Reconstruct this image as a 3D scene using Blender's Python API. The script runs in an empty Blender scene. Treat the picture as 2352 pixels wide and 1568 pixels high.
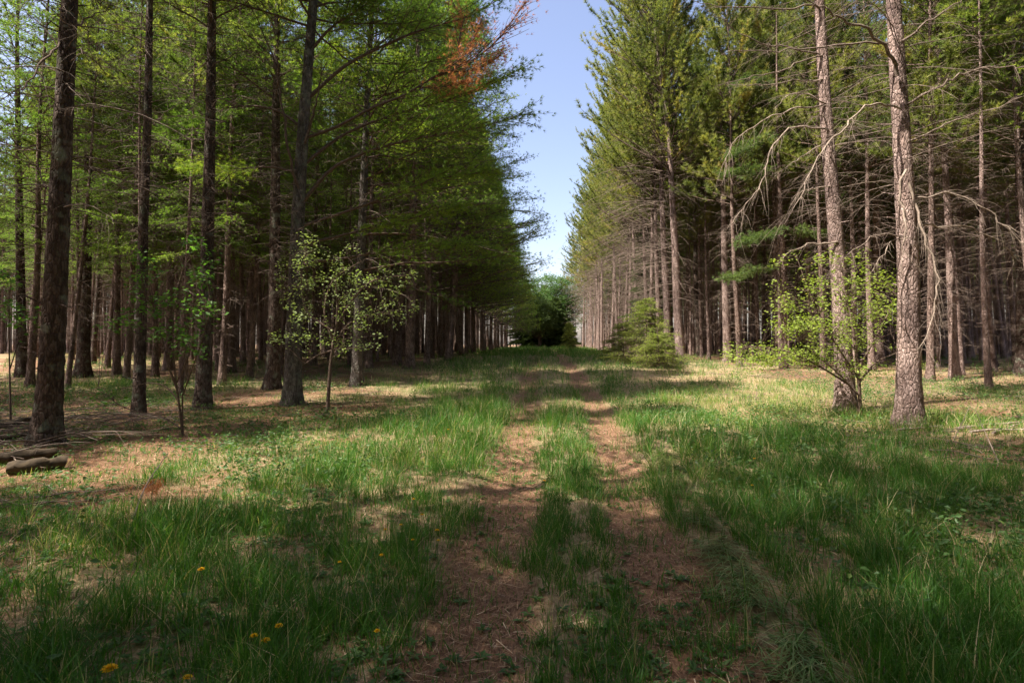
import bpy, math
import numpy as np
from mathutils import Vector, Matrix, Euler

PI = math.pi
scene = bpy.context.scene
COL = scene.collection

# ---------------------------------------------------------------- camera
EYE = 1.5
FPX = 1306.0                      # focal length in pixels of a 2352 wide picture
cam_data = bpy.data.cameras.new("camera")
cam = bpy.data.objects.new("camera", cam_data)
COL.objects.link(cam)
scene.camera = cam
cam_data.sensor_width = 36.0
cam_data.lens = 36.0 * FPX / 2352.0
cam_data.shift_y = -62.0 / 2352.0
cam_data.clip_start = 0.05
cam_data.clip_end = 2000.0
PITCH, YAW = math.radians(3.0), math.radians(3.02)
cam.location = (0, 0, EYE)
cam.rotation_euler = (PI / 2 + PITCH, 0, YAW)

# ---------------------------------------------------------------- world, sun, exposure
SUN_EL, SUN_AZ = math.radians(57), math.atan2(-0.88, -0.44)     # azimuth from +Y towards +X
world = bpy.data.worlds.new("World")
scene.world = world
world.use_nodes = True
wn = world.node_tree.nodes
bg = wn["Background"]
sky = wn.new("ShaderNodeTexSky")
sky.sky_type = 'NISHITA'
sky.sun_disc = False
sky.sun_elevation = SUN_EL
sky.sun_rotation = SUN_AZ
sky.air_density = 1.0
sky.dust_density = 2.2
sky.ozone_density = 1.6
tint = wn.new("ShaderNodeMix"); tint.data_type = 'RGBA'; tint.blend_type = 'MULTIPLY'; tint.inputs[0].default_value = 1
tint.inputs[7].default_value = (1.22, 1.05, 1.03, 1)          # the slightly violet spring sky
world.node_tree.links.new(sky.outputs[0], tint.inputs[6])
world.node_tree.links.new(tint.outputs[2], bg.inputs[0])
bg.inputs[1].default_value = 0.102
to_sun = Vector((math.sin(SUN_AZ) * math.cos(SUN_EL), math.cos(SUN_AZ) * math.cos(SUN_EL), math.sin(SUN_EL)))
sd = bpy.data.lights.new("sun", 'SUN')
sd.energy = 5.0
sd.angle = math.radians(0.53)
sd.color = (1.0, 0.93, 0.82)
so = bpy.data.objects.new("sun", sd)
COL.objects.link(so)
so.rotation_euler = to_sun.to_track_quat('Z', 'Y').to_euler()
vs = scene.view_settings
vs.view_transform = 'Standard'
vs.look = 'None'
vs.gamma = 1.0
vs.exposure = 1.55
scene.cycles.max_bounces = 6
scene.cycles.diffuse_bounces = 3
scene.cycles.transmission_bounces = 4
scene.cycles.transparent_max_bounces = 4
scene.cycles.caustics_reflective = False
scene.cycles.caustics_refractive = False

RNG = np.random.RandomState

# ---------------------------------------------------------------- layout helpers
Rm = Euler((PI / 2 + PITCH, 0, YAW)).to_matrix()
CX = np.array(Rm @ Vector((1, 0, 0))); CU = np.array(Rm @ Vector((0, 1, 0))); CF = -np.array(Rm @ Vector((0, 0, 1)))

def ray(px, py):
    return CF + CX * ((px - 1176.0) / FPX) + CU * ((784.0 - py - 62.0) / FPX)

def at(px, py, Y):
    """point seen at picture position (px, py), standing Y metres up the track"""
    d = ray(px, py)
    return np.array([0, 0, EYE]) + d * (Y / d[1])

def sstep(a, b, x):
    t = np.clip((x - a) / (b - a), 0, 1)
    return t * t * (3 - 2 * t)

def vnoise(x, y, s=1.0, seed=0):
    x = np.asarray(x, float) * s + 173.3 * seed + 1000; y = np.asarray(y, float) * s + 91.7 * seed + 1000
    xi = np.floor(x).astype(np.int64); yi = np.floor(y).astype(np.int64)
    fx = x - xi; fy = y - yi
    fx = fx * fx * (3 - 2 * fx); fy = fy * fy * (3 - 2 * fy)
    def h(a, b):
        n = (a * 374761393 + b * 668265263 + seed * 1442695) & 0x7fffffff
        n = ((n ^ (n >> 13)) * 1274126177) & 0x7fffffff
        return ((n ^ (n >> 16)) & 0xffff) / 65535.0
    return (h(xi, yi) * (1 - fx) + h(xi + 1, yi) * fx) * (1 - fy) + (h(xi, yi + 1) * (1 - fx) + h(xi + 1, yi + 1) * fx) * fy

TY = np.array([-20, 2.0, 3.2, 6.0, 9.3, 15.0, 30.0, 100.0])
TLX = np.array([-.3, -.30, -.33, -.36, -.39, -.42, -.5, -.6])
TRX = np.array([.75, .76, .78, .90, 1.10, 1.28, 1.15, 1.0])

def track(x, y):
    """1 in the wheel tracks, 0 away from them"""
    l = np.interp(y, TY, TLX); r = np.interp(y, TY, TRX)
    wob = (vnoise(x, y, 1.3, 5) - .5) * .22
    a = np.abs(x - l + wob); b = np.abs(x - r + wob)
    return np.maximum(1 - sstep(.20, .42, a), 1 - sstep(.20, .42, b))

def gz(x, y):
    x = np.asarray(x, float); y = np.asarray(y, float)
    z = .75 * sstep(11, 32, y) + .2 * sstep(30, 95, y)
    z = z + (vnoise(x, y, .35, 1) - .5) * .10 + (vnoise(x, y, 1.1, 2) - .5) * .04
    z = z - .055 * track(x, y)
    return z

def ground_hit(px, py):
    d = ray(px, py)
    t = .5
    while t < 400:
        p = np.array([0, 0, EYE]) + d * t
        if p[2] <= float(gz(p[0], p[1])):
            return np.array([p[0], p[1], float(gz(p[0], p[1]))])
        t += .01 + t * .002
    return np.array([0, 0, EYE]) + d * 90

# ---------------------------------------------------------------- materials
def nmat(name):
    m = bpy.data.materials.new(name)
    m.use_nodes = True
    nt = m.node_tree
    return m, nt, nt.nodes, nt.links, nt.nodes["Principled BSDF"]

def ramp(ns, stops):
    r = ns.new("ShaderNodeValToRGB")
    e = r.color_ramp.elements
    e[0].position, e[0].color = stops[0][0], (*stops[0][1], 1)
    e[1].position, e[1].color = stops[-1][0], (*stops[-1][1], 1)
    for p, c in stops[1:-1]:
        q = e.new(p); q.color = (*c, 1)
    return r

def leafy(name, stops, trans=.4, rough=.55, spec=.25, tgain=(1.25, 1.35, .6)):
    m, nt, ns, ln, b = nmat(name)
    at_ = ns.new("ShaderNodeAttribute"); at_.attribute_name = "tone"
    r = ramp(ns, stops)
    ln.new(at_.outputs["Fac"], r.inputs[0])
    ln.new(r.outputs[0], b.inputs["Base Color"])
    b.inputs["Roughness"].default_value = rough
    b.inputs["Specular IOR Level"].default_value = spec
    tr = ns.new("ShaderNodeBsdfTranslucent")
    mul = ns.new("ShaderNodeMix"); mul.data_type = 'RGBA'; mul.blend_type = 'MULTIPLY'; mul.inputs[0].default_value = 1
    ln.new(r.outputs[0], mul.inputs[6]); mul.inputs[7].default_value = (*tgain, 1)
    ln.new(mul.outputs[2], tr.inputs[0])
    mx = ns.new("ShaderNodeMixShader"); mx.inputs[0].default_value = trans
    ln.new(b.outputs[0], mx.inputs[1]); ln.new(tr.outputs[0], mx.inputs[2])
    ln.new(mx.outputs[0], ns["Material Output"].inputs[0])
    return m

def barky(name, dark, mid, light, sc=14.0, lichen=None, bump=.7):
    m, nt, ns, ln, b = nmat(name)
    tc = ns.new("ShaderNodeTexCoord")
    oi = ns.new("ShaderNodeObjectInfo")
    add = ns.new("ShaderNodeVectorMath"); add.operation = 'ADD'
    ln.new(tc.outputs["Object"], add.inputs[0])
    sc1 = ns.new("ShaderNodeVectorMath"); sc1.operation = 'SCALE'; sc1.inputs[3].default_value = 9.0
    ln.new(oi.outputs["Location"], sc1.inputs[0]); ln.new(sc1.outputs[0], add.inputs[1])
    mp = ns.new("ShaderNodeMapping"); mp.inputs["Scale"].default_value = (1, 1, .38)
    ln.new(add.outputs[0], mp.inputs[0])
    n0 = ns.new("ShaderNodeTexNoise"); n0.inputs["Scale"].default_value = 6; n0.inputs["Detail"].default_value = 4
    ln.new(mp.outputs[0], n0.inputs[0])
    mxv = ns.new("ShaderNodeMix"); mxv.data_type = 'RGBA'; mxv.inputs[0].default_value = .10
    ln.new(mp.outputs[0], mxv.inputs[6]); ln.new(n0.outputs["Color"], mxv.inputs[7])
    vo = ns.new("ShaderNodeTexVoronoi"); vo.feature = 'DISTANCE_TO_EDGE'; vo.inputs["Scale"].default_value = sc
    ln.new(mxv.outputs[2], vo.inputs[0])
    vc = ns.new("ShaderNodeTexVoronoi"); vc.inputs["Scale"].default_value = sc
    ln.new(mxv.outputs[2], vc.inputs[0])
    n1 = ns.new("ShaderNodeTexNoise"); n1.inputs["Scale"].default_value = 34; n1.inputs["Detail"].default_value = 6; n1.inputs["Roughness"].default_value = .7
    ln.new(mp.outputs[0], n1.inputs[0])
    r1 = ramp(ns, [(0, tuple((a + c) * .5 for a, c in zip(dark, mid))), (1, mid)])
    ln.new(vo.outputs["Distance"], r1.inputs[0])
    r2 = ramp(ns, [(.25, dark), (.5, mid), (.8, light)])
    sep = ns.new("ShaderNodeSeparateColor"); ln.new(vc.outputs["Color"], sep.inputs[0])
    ma = ns.new("ShaderNodeMath"); ma.operation = 'MULTIPLY_ADD'; ma.inputs[1].default_value = .30
    ln.new(sep.outputs[0], ma.inputs[0]); 
    n1s = ns.new("ShaderNodeMath"); n1s.operation = 'MULTIPLY'; n1s.inputs[1].default_value = .8
    ln.new(n1.outputs[0], n1s.inputs[0]); ln.new(n1s.outputs[0], ma.inputs[2])
    ln.new(ma.outputs[0], r2.inputs[0])
    mc = ns.new("ShaderNodeMix"); mc.data_type = 'RGBA'; mc.blend_type = 'MIX'
    r3 = ramp(ns, [(.0, (.1, .1, .1)), (.07, (1, 1, 1))]); ln.new(vo.outputs["Distance"], r3.inputs[0])
    ln.new(r3.outputs[0], mc.inputs[0]); ln.new(r1.outputs[0], mc.inputs[6]); ln.new(r2.outputs[0], mc.inputs[7])
    out = mc.outputs[2]
    if lichen:
        n2 = ns.new("ShaderNodeTexNoise"); n2.inputs["Scale"].default_value = 5; n2.inputs["Detail"].default_value = 5
        ln.new(add.outputs[0], n2.inputs[0])
        r4 = ramp(ns, [(.55, (0, 0, 0)), (.68, (1, 1, 1))]); ln.new(n2.outputs[0], r4.inputs[0])
        m2 = ns.new("ShaderNodeMix"); m2.data_type = 'RGBA'
        ln.new(r4.outputs[0], m2.inputs[0]); ln.new(out, m2.inputs[6]); m2.inputs[7].default_value = (*lichen, 1)
        out = m2.outputs[2]
    n5 = ns.new("ShaderNodeTexNoise"); n5.inputs["Scale"].default_value = 1.6; n5.inputs["Detail"].default_value = 3
    ln.new(add.outputs[0], n5.inputs[0])
    r5 = ramp(ns, [(.3, (.55, .52, .52)), (.7, (1.25, 1.22, 1.2))]); ln.new(n5.outputs[0], r5.inputs[0])
    m5 = ns.new("ShaderNodeMix"); m5.data_type = 'RGBA'; m5.blend_type = 'MULTIPLY'; m5.inputs[0].default_value = 1
    ln.new(out, m5.inputs[6]); ln.new(r5.outputs[0], m5.inputs[7]); out = m5.outputs[2]
    ln.new(out, b.inputs["Base Color"])
    b.inputs["Roughness"].default_value = .95
    b.inputs["Specular IOR Level"].default_value = .15
    bp = ns.new("ShaderNodeBump"); bp.inputs["Strength"].default_value = bump; bp.inputs["Distance"].default_value = .03
    hh = ns.new("ShaderNodeMath"); hh.operation = 'MULTIPLY_ADD'; hh.inputs[1].default_value = .3
    rr = ns.new("ShaderNodeMath"); rr.operation = 'MINIMUM'; rr.inputs[1].default_value = .22
    ln.new(vo.outputs["Distance"], rr.inputs[0])
    rs = ns.new("ShaderNodeMath"); rs.operation = 'MULTIPLY'; rs.inputs[1].default_value = 4
    ln.new(rr.outputs[0], rs.inputs[0])
    ln.new(n1.outputs[0], hh.inputs[0]); ln.new(rs.outputs[0], hh.inputs[2])
    ln.new(hh.outputs[0], bp.inputs["Height"])
    ln.new(bp.outputs[0], b.inputs["Normal"])
    return m

M = {}
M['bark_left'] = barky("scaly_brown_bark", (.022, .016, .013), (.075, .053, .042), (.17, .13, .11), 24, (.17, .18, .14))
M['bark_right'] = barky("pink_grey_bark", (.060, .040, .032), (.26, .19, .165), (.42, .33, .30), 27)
M['bark_smooth'] = barky("grey_bark", (.03, .026, .022), (.105, .092, .082), (.22, .20, .18), 22, (.17, .18, .145), .6)
M['bark_inner'] = barky("brown_pink_bark", (.04, .028, .023), (.17, .12, .10), (.34, .255, .22), 26)
def plain(name, a, b_, sc=20):
    m, nt, ns, ln, b = nmat(name)
    tc = ns.new("ShaderNodeTexCoord")
    n = ns.new("ShaderNodeTexNoise"); n.inputs["Scale"].default_value = sc; n.inputs["Detail"].default_value = 5
    ln.new(tc.outputs["Object"], n.inputs[0])
    r = ramp(ns, [(.3, a), (.7, b_)]); ln.new(n.outputs[0], r.inputs[0])
    ln.new(r.outputs[0], b.inputs["Base Color"])
    b.inputs["Roughness"].default_value = .9; b.inputs["Specular IOR Level"].default_value = .2
    return m
M['twig'] = plain("brown_twig", (.075, .05, .038), (.15, .105, .08))
M['dead_twig'] = plain("weathered_dead_wood", (.10, .073, .057), (.24, .185, .15))
M['pale_dead'] = plain("bare_pale_dead_wood", (.15, .115, .09), (.36, .285, .23))
M['log'] = plain("mossy_rotten_wood", (.03, .022, .015), (.09, .065, .04), 12)
M['logend'] = plain("cut_wood_end", (.10, .07, .045), (.2, .14, .09), 12)
M['white_pine'] = leafy("soft_green_needles", [(0, (.085, .16, .035)), (.5, (.18, .28, .05)), (.85, (.31, .38, .065)), (1, (.42, .40, .085))], .56)
M['red_pine'] = leafy("olive_green_needles", [(0, (.085, .12, .04)), (.5, (.20, .225, .065)), (.9, (.34, .33, .10)), (1, (.44, .32, .13))], .45)
M['inner_pine'] = leafy("mid_green_needles", [(0, (.085, .13, .042)), (.5, (.17, .225, .058)), (.9, (.28, .31, .08)), (1, (.37, .33, .10))], .52)
M['blue_pine'] = leafy("blue_green_needles", [(0, (.07, .115, .045)), (.5, (.12, .175, .06)), (1, (.21, .27, .09))], .45)
M['larch'] = leafy("fresh_larch_needles", [(0, (.13, .23, .05)), (.6, (.21, .33, .065)), (1, (.32, .40, .085))], .5)
M['dead_needles'] = leafy("rust_red_needles", [(0, (.32, .13, .06)), (1, (.60, .29, .14))], .5, tgain=(1.2, 1, .7))
M['hemlock'] = leafy("yellow_green_sprays", [(0, (.17, .24, .055)), (1, (.38, .43, .10))], .45)
M['spruce'] = leafy("dark_green_sprays", [(0, (.05, .085, .03)), (1, (.12, .17, .05))], .35)
M['leaf_pale'] = leafy("pale_green_leaves", [(0, (.18, .26, .08)), (1, (.40, .46, .22))], .4)
M['leaf_yellow'] = leafy("yellow_green_leaves", [(0, (.17, .25, .045)), (.9, (.31, .37, .075)), (1, (.38, .30, .08))], .45)
M['leaf_green'] = leafy("fresh_green_leaves", [(0, (.05, .12, .025)), (1, (.12, .24, .045))], .5)
M['grass'] = leafy("grass_blades", [(0, (.038, .115, .018)), (.45, (.075, .19, .028)), (.75, (.16, .28, .042)), (.88, (.27, .34, .08)), (.92, (.45, .36, .20)), (1, (.55, .44, .27))], .42, .5, .3)
M['flat_grass'] = leafy("flattened_grass_blades", [(0, (.11, .20, .06)), (.8, (.20, .30, .11)), (1, (.45, .42, .24))], .25, .35, .6)
M['weeds'] = leafy("low_weed_leaves", [(0, (.045, .10, .03)), (.7, (.09, .17, .045)), (1, (.17, .24, .06))], .35, .5, .35)
M['litter'] = leafy("fallen_needles", [(0, (.13, .055, .028)), (.5, (.27, .13, .065)), (.85, (.42, .25, .13)), (1, (.58, .44, .29))], .05)
M['petal'] = leafy("dandelion_yellow", [(0, (.80, .42, .004)), (1, (.92, .62, .01))], .25, tgain=(1, 1, 1))
M['stem'] = leafy("flower_stem_green", [(0, (.12, .2, .06)), (1, (.2, .22, .1))], .2)

# ---- ground
def ground_mat():
    m, nt, ns, ln, b = nmat("needle_strewn_ground")
    tc = ns.new("ShaderNodeTexCoord")
    def noise(sc, det=6, rough=.6, vec=None):
        n = ns.new("ShaderNodeTexNoise"); n.inputs["Scale"].default_value = sc; n.inputs["Detail"].default_value = det
        n.inputs["Roughness"].default_value = rough
        ln.new(vec or tc.outputs["Object"], n.inputs[0]); return n
    fine = noise(28, 8, .75); mid = noise(3.2, 6, .6); big = noise(.45, 4, .5)
    mp = ns.new("ShaderNodeMapping"); mp.inputs["Scale"].default_value = (1, .18, 1); mp.inputs["Rotation"].default_value = (0, 0, .7)
    ln.new(tc.outputs["Object"], mp.inputs[0]); fib = noise(90, 3, .6, mp.outputs[0])
    mp2 = ns.new("ShaderNodeMapping"); mp2.inputs["Scale"].default_value = (1, .15, 1); mp2.inputs["Rotation"].default_value = (0, 0, -.9)
    ln.new(tc.outputs["Object"], mp2.inputs[0]); fib2 = noise(80, 3, .6, mp2.outputs[0])
    av = ns.new("ShaderNodeMath"); av.operation = 'MAXIMUM'; ln.new(fib.outputs[0], av.inputs[0]); ln.new(fib2.outputs[0], av.inputs[1])
    av2 = ns.new("ShaderNodeMath"); av2.operation = 'MULTIPLY_ADD'; av2.inputs[1].default_value = .6
    h = ns.new("ShaderNodeMath"); h.operation = 'MULTIPLY'; h.inputs[1].default_value = .4; ln.new(fine.outputs[0], h.inputs[0])
    ln.new(av.outputs[0], av2.inputs[0]); ln.new(h.outputs[0], av2.inputs[2])
    litter = ramp(ns, [(.34, (.04, .022, .015)), (.5, (.155, .085, .052)), (.62, (.28, .17, .105)), (.76, (.44, .32, .22))])
    ln.new(av2.outputs[0], litter.inputs[0])
    bare = ramp(ns, [(.36, (.05, .028, .019)), (.52, (.20, .115, .072)), (.62, (.31, .19, .12)), (.76, (.44, .31, .21))])
    ln.new(av2.outputs[0], bare.inputs[0])
    thatch = ramp(ns, [(.32, (.09, .06, .035)), (.5, (.27, .20, .115)), (.62, (.43, .34, .21)), (.76, (.60, .50, .34))])
    ln.new(av2.outputs[0], thatch.inputs[0])
    lq = ns.new("ShaderNodeAttribute"); lq.attribute_name = "lush"
    lr = ramp(ns, [(.05, (0, 0, 0)), (.45, (.85, .85, .85))]); ln.new(lq.outputs["Fac"], lr.inputs[0])
    mt = ns.new("ShaderNodeMix"); mt.data_type = 'RGBA'; ln.new(lr.outputs[0], mt.inputs[0])
    ln.new(litter.outputs[0], mt.inputs[6]); ln.new(thatch.outputs[0], mt.inputs[7])
    ta = ns.new("ShaderNodeAttribute"); ta.attribute_name = "track"
    m1 = ns.new("ShaderNodeMix"); m1.data_type = 'RGBA'; ln.new(ta.outputs["Fac"], m1.inputs[0])
    ln.new(mt.outputs[2], m1.inputs[6]); ln.new(bare.outputs[0], m1.inputs[7])
    green = ramp(ns, [(.3, (.04, .06, .018)), (.7, (.13, .16, .05))]); ln.new(fine.outputs[0], green.inputs[0])
    la = ns.new("ShaderNodeAttribute"); la.attribute_name = "lush"
    gm = ns.new("ShaderNodeMath"); gm.operation = 'MULTIPLY'
    gr = ramp(ns, [(.42, (.05, .05, .05)), (.68, (.8, .8, .8))]); ln.new(mid.outputs[0], gr.inputs[0])
    ln.new(gr.outputs[0], gm.inputs[0]); ln.new(la.outputs["Fac"], gm.inputs[1])
    m2 = ns.new("ShaderNodeMix"); m2.data_type = 'RGBA'; ln.new(gm.outputs[0], m2.inputs[0])
    ln.new(m1.outputs[2], m2.inputs[6]); ln.new(green.outputs[0], m2.inputs[7])
    ln.new(m2.outputs[2], b.inputs["Base Color"])
    b.inputs["Roughness"].default_value = 1; b.inputs["Specular IOR Level"].default_value = .1
    bp = ns.new("ShaderNodeBump"); bp.inputs["Strength"].default_value = .8; bp.inputs["Distance"].default_value = .02
    ln.new(av2.outputs[0], bp.inputs["Height"]); ln.new(bp.outputs[0], b.inputs["Normal"])
    return m
M['ground'] = ground_mat()

# ---------------------------------------------------------------- mesh building
class Geo:
    def __init__(s): s.c = []
    def add(s, V, F, mat=0, tone=None, smooth=False):
        V = np.asarray(V, np.float32).reshape(-1, 3)
        if tone is None: tone = np.full(len(V), .5, np.float32)
        s.c.append((V, np.asarray(F, np.int32), mat, np.asarray(tone, np.float32), smooth))
    def extend(s, o, f=None):
        for V, F, m, t, sm in o.c:
            s.c.append((f(V) if f else V, F, m, t, sm))
    def build(s, name, mats, extra=None):
        me = bpy.data.meshes.new(name)
        V = np.concatenate([c[0] for c in s.c]); T = np.concatenate([c[3] for c in s.c])
        off = 0; loops = []; tot = []; mi = []; sm = []
        for v, F, m, t, smo in s.c:
            loops.append((F + off).ravel()); tot.append(np.full(len(F), F.shape[1], np.int32))
            mi.append(np.full(len(F), m, np.int32)); sm.append(np.full(len(F), smo, bool)); off += len(v)
        loops = np.concatenate(loops); tot = np.concatenate(tot)
        start = np.concatenate([[0], np.cumsum(tot)[:-1]]).astype(np.int32)
        me.vertices.add(len(V)); me.vertices.foreach_set("co", V.ravel().astype(np.float32))
        me.loops.add(len(loops)); me.loops.foreach_set("vertex_index", loops)
        me.polygons.add(len(tot)); me.polygons.foreach_set("loop_start", start)
        me.polygons.foreach_set("material_index", np.concatenate(mi))
        me.polygons.foreach_set("use_smooth", np.concatenate(sm))
        a = me.attributes.new("tone", 'FLOAT', 'POINT'); a.data.foreach_set("value", T)
        for k, arr in (extra or {}).items():
            a = me.attributes.new(k, 'FLOAT', 'POINT'); a.data.foreach_set("value", np.asarray(arr, np.float32))
        for m in mats: me.materials.append(M[m])
        me.update(calc_edges=True)
        return me

def link(name, me, parent=None):
    o = bpy.data.objects.new(name, me); COL.objects.link(o)
    if parent is not None: o.parent = parent
    return o

def empty(name, loc, label, cat, group=None, rz=0.0):
    o = bpy.data.objects.new(name, None); COL.objects.link(o)
    o.empty_display_size = .3
    o.location = [float(v) for v in loc]; o.rotation_euler = (0, 0, rz)
    o["label"] = label; o["category"] = cat
    if group: o["group"] = group
    return o

def nrm(v): return v / np.maximum(np.linalg.norm(v, axis=-1, keepdims=True), 1e-9)

def tubes(geo, P, R, sides=5, mat=0, rough=None, cap=False):
    """P (N,n,3) centre lines, R (N,n) radii"""
    P = np.asarray(P, float); R = np.asarray(R, float)
    N, n, _ = P.shape
    T = nrm(np.gradient(P, axis=1))
    mt = np.abs(nrm(P[:, -1] - P[:, 0])[:, 2])
    ref = np.where(mt[:, None] > .8, np.array([[1., 0, 0]]), np.array([[0, 0, 1.]]))[:, None, :]
    S = nrm(np.cross(T, np.broadcast_to(ref, T.shape))); U = np.cross(S, T)
    a = np.linspace(0, 2 * PI, sides, endpoint=False)
    rr = R[:, :, None] * np.ones(sides) if rough is None else R[:, :, None] * rough
    V = P[:, :, None, :] + rr[..., None] * (np.cos(a)[None, None, :, None] * S[:, :, None, :] + np.sin(a)[None, None, :, None] * U[:, :, None, :])
    V = V.reshape(-1, 3)
    i = np.arange(N)[:, None, None] * n * sides + np.arange(n - 1)[None, :, None] * sides
    j = np.arange(sides)[None, None, :]; k = (j + 1) % sides
    F = np.stack([i + j, i + k, i + sides + k, i + sides + j], -1).reshape(-1, 4)
    geo.add(V, F, mat, None, True)
    if cap:
        for b in range(N):
            o = b * n * sides
            geo.add(V[o:o + sides], np.arange(sides)[::-1][None, :], mat)
            geo.add(V[o + (n - 1) * sides:o + n * sides], np.arange(sides)[None, :], mat + cap - 1)

def needles(geo, rng, P, D, k, L, w, spread, mat=0, tone=None, back=.3):
    """k needle blades round every point P along D"""
    N = len(P)
    if tone is None: tone = rng.rand(N)
    Pk = np.repeat(P, k, 0); Dk = np.repeat(D, k, 0); tk = np.repeat(tone, k)
    r = nrm(rng.randn(N * k, 3))
    d = nrm(Dk + r * spread)
    l = L * (.7 + .5 * rng.rand(N * k, 1))
    s = nrm(np.cross(d, nrm(rng.randn(N * k, 3)))) * w * .5
    o = Pk - Dk * L * back * rng.rand(N * k, 1)
    V = np.stack([o - s, o + s, o + d * l], 1).reshape(-1, 3)
    F = np.arange(N * k * 3).reshape(-1, 3)
    geo.add(V, F, mat, np.repeat(np.clip(tk + rng.randn(N * k) * .08, 0, 1), 3))

def lerp_path(P, t):
    """P (N,n,3), t (N,M) in 0..1 -> points (N,M,3) and tangents"""
    n = P.shape[1]; x = np.clip(t, 0, .9999) * (n - 1); i = x.astype(int); f = (x - i)[..., None]
    a = np.take_along_axis(P, i[..., None].repeat(3, -1), 1); b = np.take_along_axis(P, (i + 1)[..., None].repeat(3, -1), 1)
    return a * (1 - f) + b * f, nrm(b - a)

SP = dict(
    white=dict(fall=.5, mat='white_pine', M=24, ang=.85, subk=.36, K=9, u0=.1, k=11, nl=.11, nw=.010, spread=.95, jit=.14, up=.05, bend=-.02),
    red=dict(mat='red_pine', fall=.5, M=9, ang=.7, subk=.22, K=6, u0=.42, k=19, nl=.185, nw=.016, spread=1.05, jit=.012, up=.75, bend=.12),
    inner=dict(mat='inner_pine', M=10, ang=.8, subk=.44, K=6, u0=.25, k=13, nl=.13, nw=.013, spread=.85, jit=.08, up=.2, bend=.05),
    larch=dict(mat='larch', M=20, ang=.9, subk=.38, K=12, u0=.05, k=9, nl=.055, nw=.011, spread=1.2, jit=.04, up=-.25, bend=-.12),
)

def foliage(geo, rng, P, L, sp, kw=1.0, kn=1.0, wood=1, tone0=None, tlo=.22):
    """sub branches and needle tufts on main branch paths P (N,n,3) of lengths L (N,)"""
    N = len(P); Mn = max(4, int(sp['M'] * kn))
    t = np.linspace(tlo, .97, Mn)[None, :] + (rng.rand(N, Mn) - .5) * (.75 / Mn)
    B, T = lerp_path(P, t)
    side = np.where((np.arange(Mn)[None, :] + rng.randint(0, 2, (N, 1))) % 2 == 0, 1., -1.)
    ang = side * sp['ang'] * (.7 + .6 * rng.rand(N, Mn)) * np.clip(1.4 - t, .4, 1.1)
    c, s = np.cos(ang), np.sin(ang)
    D = np.stack([T[..., 0] * c - T[..., 1] * s, T[..., 0] * s + T[..., 1] * c, T[..., 2] * .6 + rng.randn(N, Mn) * .18], -1)
    D = nrm(D)
    ls = (L[:, None] * sp['subk'] * (1.02 - t) ** sp.get('fall', .75) + .30) * (.65 + .6 * rng.rand(N, Mn))
    u = np.linspace(0, 1, 4)
    SP_ = B[..., None, :] + D[..., None, :] * (ls[..., None, None] * u[:, None])
    SP_[..., 2] += sp['up'] * ls[..., None] * u ** 2
    SP_ = SP_.reshape(-1, 4, 3); ls = ls.ravel()
    tubes(geo, SP_, np.outer(.004 + ls * .006, [1, .8, .6, .35]), 3, wood)
    K = max(2, int(sp['K'] * kn))
    uu = sp['u0'] + (1 - sp['u0']) * (np.arange(K)[None, :] + rng.rand(len(SP_), K)) / K
    Q, TT = lerp_path(SP_, uu)
    Q = Q + rng.randn(*Q.shape) * sp['jit'] * np.array([1, 1, .65])
    tb = (rng.rand(N) if tone0 is None else tone0 * np.ones(N))
    tone = np.clip(.55 * np.repeat(tb, Mn)[:, None] + .45 * rng.rand(len(SP_), K), 0, 1)
    needles(geo, rng, Q.reshape(-1, 3), TT.reshape(-1, 3), max(3, int(sp['k'] * kn)), sp['nl'] * (.85 + .15 * kw), sp['nw'] * kw, sp['spread'], 0, tone.ravel())
    # tip
    uu = .72 + .28 * rng.rand(N, K * 3)
    Q, TT = lerp_path(P, uu)
    needles(geo, rng, Q.reshape(-1, 3), TT.reshape(-1, 3), max(3, int(sp['k'] * kn)), sp['nl'] * (.85 + .15 * kw), sp['nw'] * kw, sp['spread'], 0, np.repeat(tb, K * 3))

def mains(rng, base, az, el, L, bend, n=7, wig=.03):
    s = np.linspace(0, 1, n)
    N = len(L)
    h = L[:, None] * s * np.cos(el)[:, None]
    a = az[:, None] + np.cumsum(rng.randn(N, n) * wig, 1)
    P = np.empty((N, n, 3))
    P[..., 0] = base[:, 0:1] + h * np.cos(a); P[..., 1] = base[:, 1:2] + h * np.sin(a)
    P[..., 2] = base[:, 2:3] + L[:, None] * (np.sin(el)[:, None] * s + bend[:, None] * s ** 2) + np.cumsum(rng.randn(N, n), 1) * (.012 * L[:, None])
    P[:, 0] = base
    return P

def dead_twigs(geo, rng, P, L, M_=5, mat=0, k=.35, sides=3, curl=.5, r=.006):
    N = len(P)
    t = .15 + .8 * rng.rand(N, M_)
    B, T = lerp_path(P, t)
    ang = np.where(rng.rand(N, M_) < .5, 1, -1) * (.5 + .6 * rng.rand(N, M_))
    c, s = np.cos(ang), np.sin(ang)
    D = nrm(np.stack([T[..., 0] * c - T[..., 1] * s, T[..., 0] * s + T[..., 1] * c, T[..., 2] + rng.randn(N, M_) * .3], -1))
    ls = L[:, None] * k * (.4 + .8 * rng.rand(N, M_))
    u = np.linspace(0, 1, 6)
    Q = B[..., None, :] + D[..., None, :] * (ls[..., None, None] * u[:, None])
    Q[..., 2] -= curl * ls[..., None] * u ** 2 * rng.rand(N, M_)[..., None]
    Q += np.cumsum(rng.randn(*Q.shape), -2) * (.025 * ls[..., None, None]); Q[..., 0, :] = B
    Q = Q.reshape(-1, 6, 3)
    tubes(geo, Q, np.outer(np.full(len(Q), r), [1, .85, .7, .55, .4, .25]), sides, mat)

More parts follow.
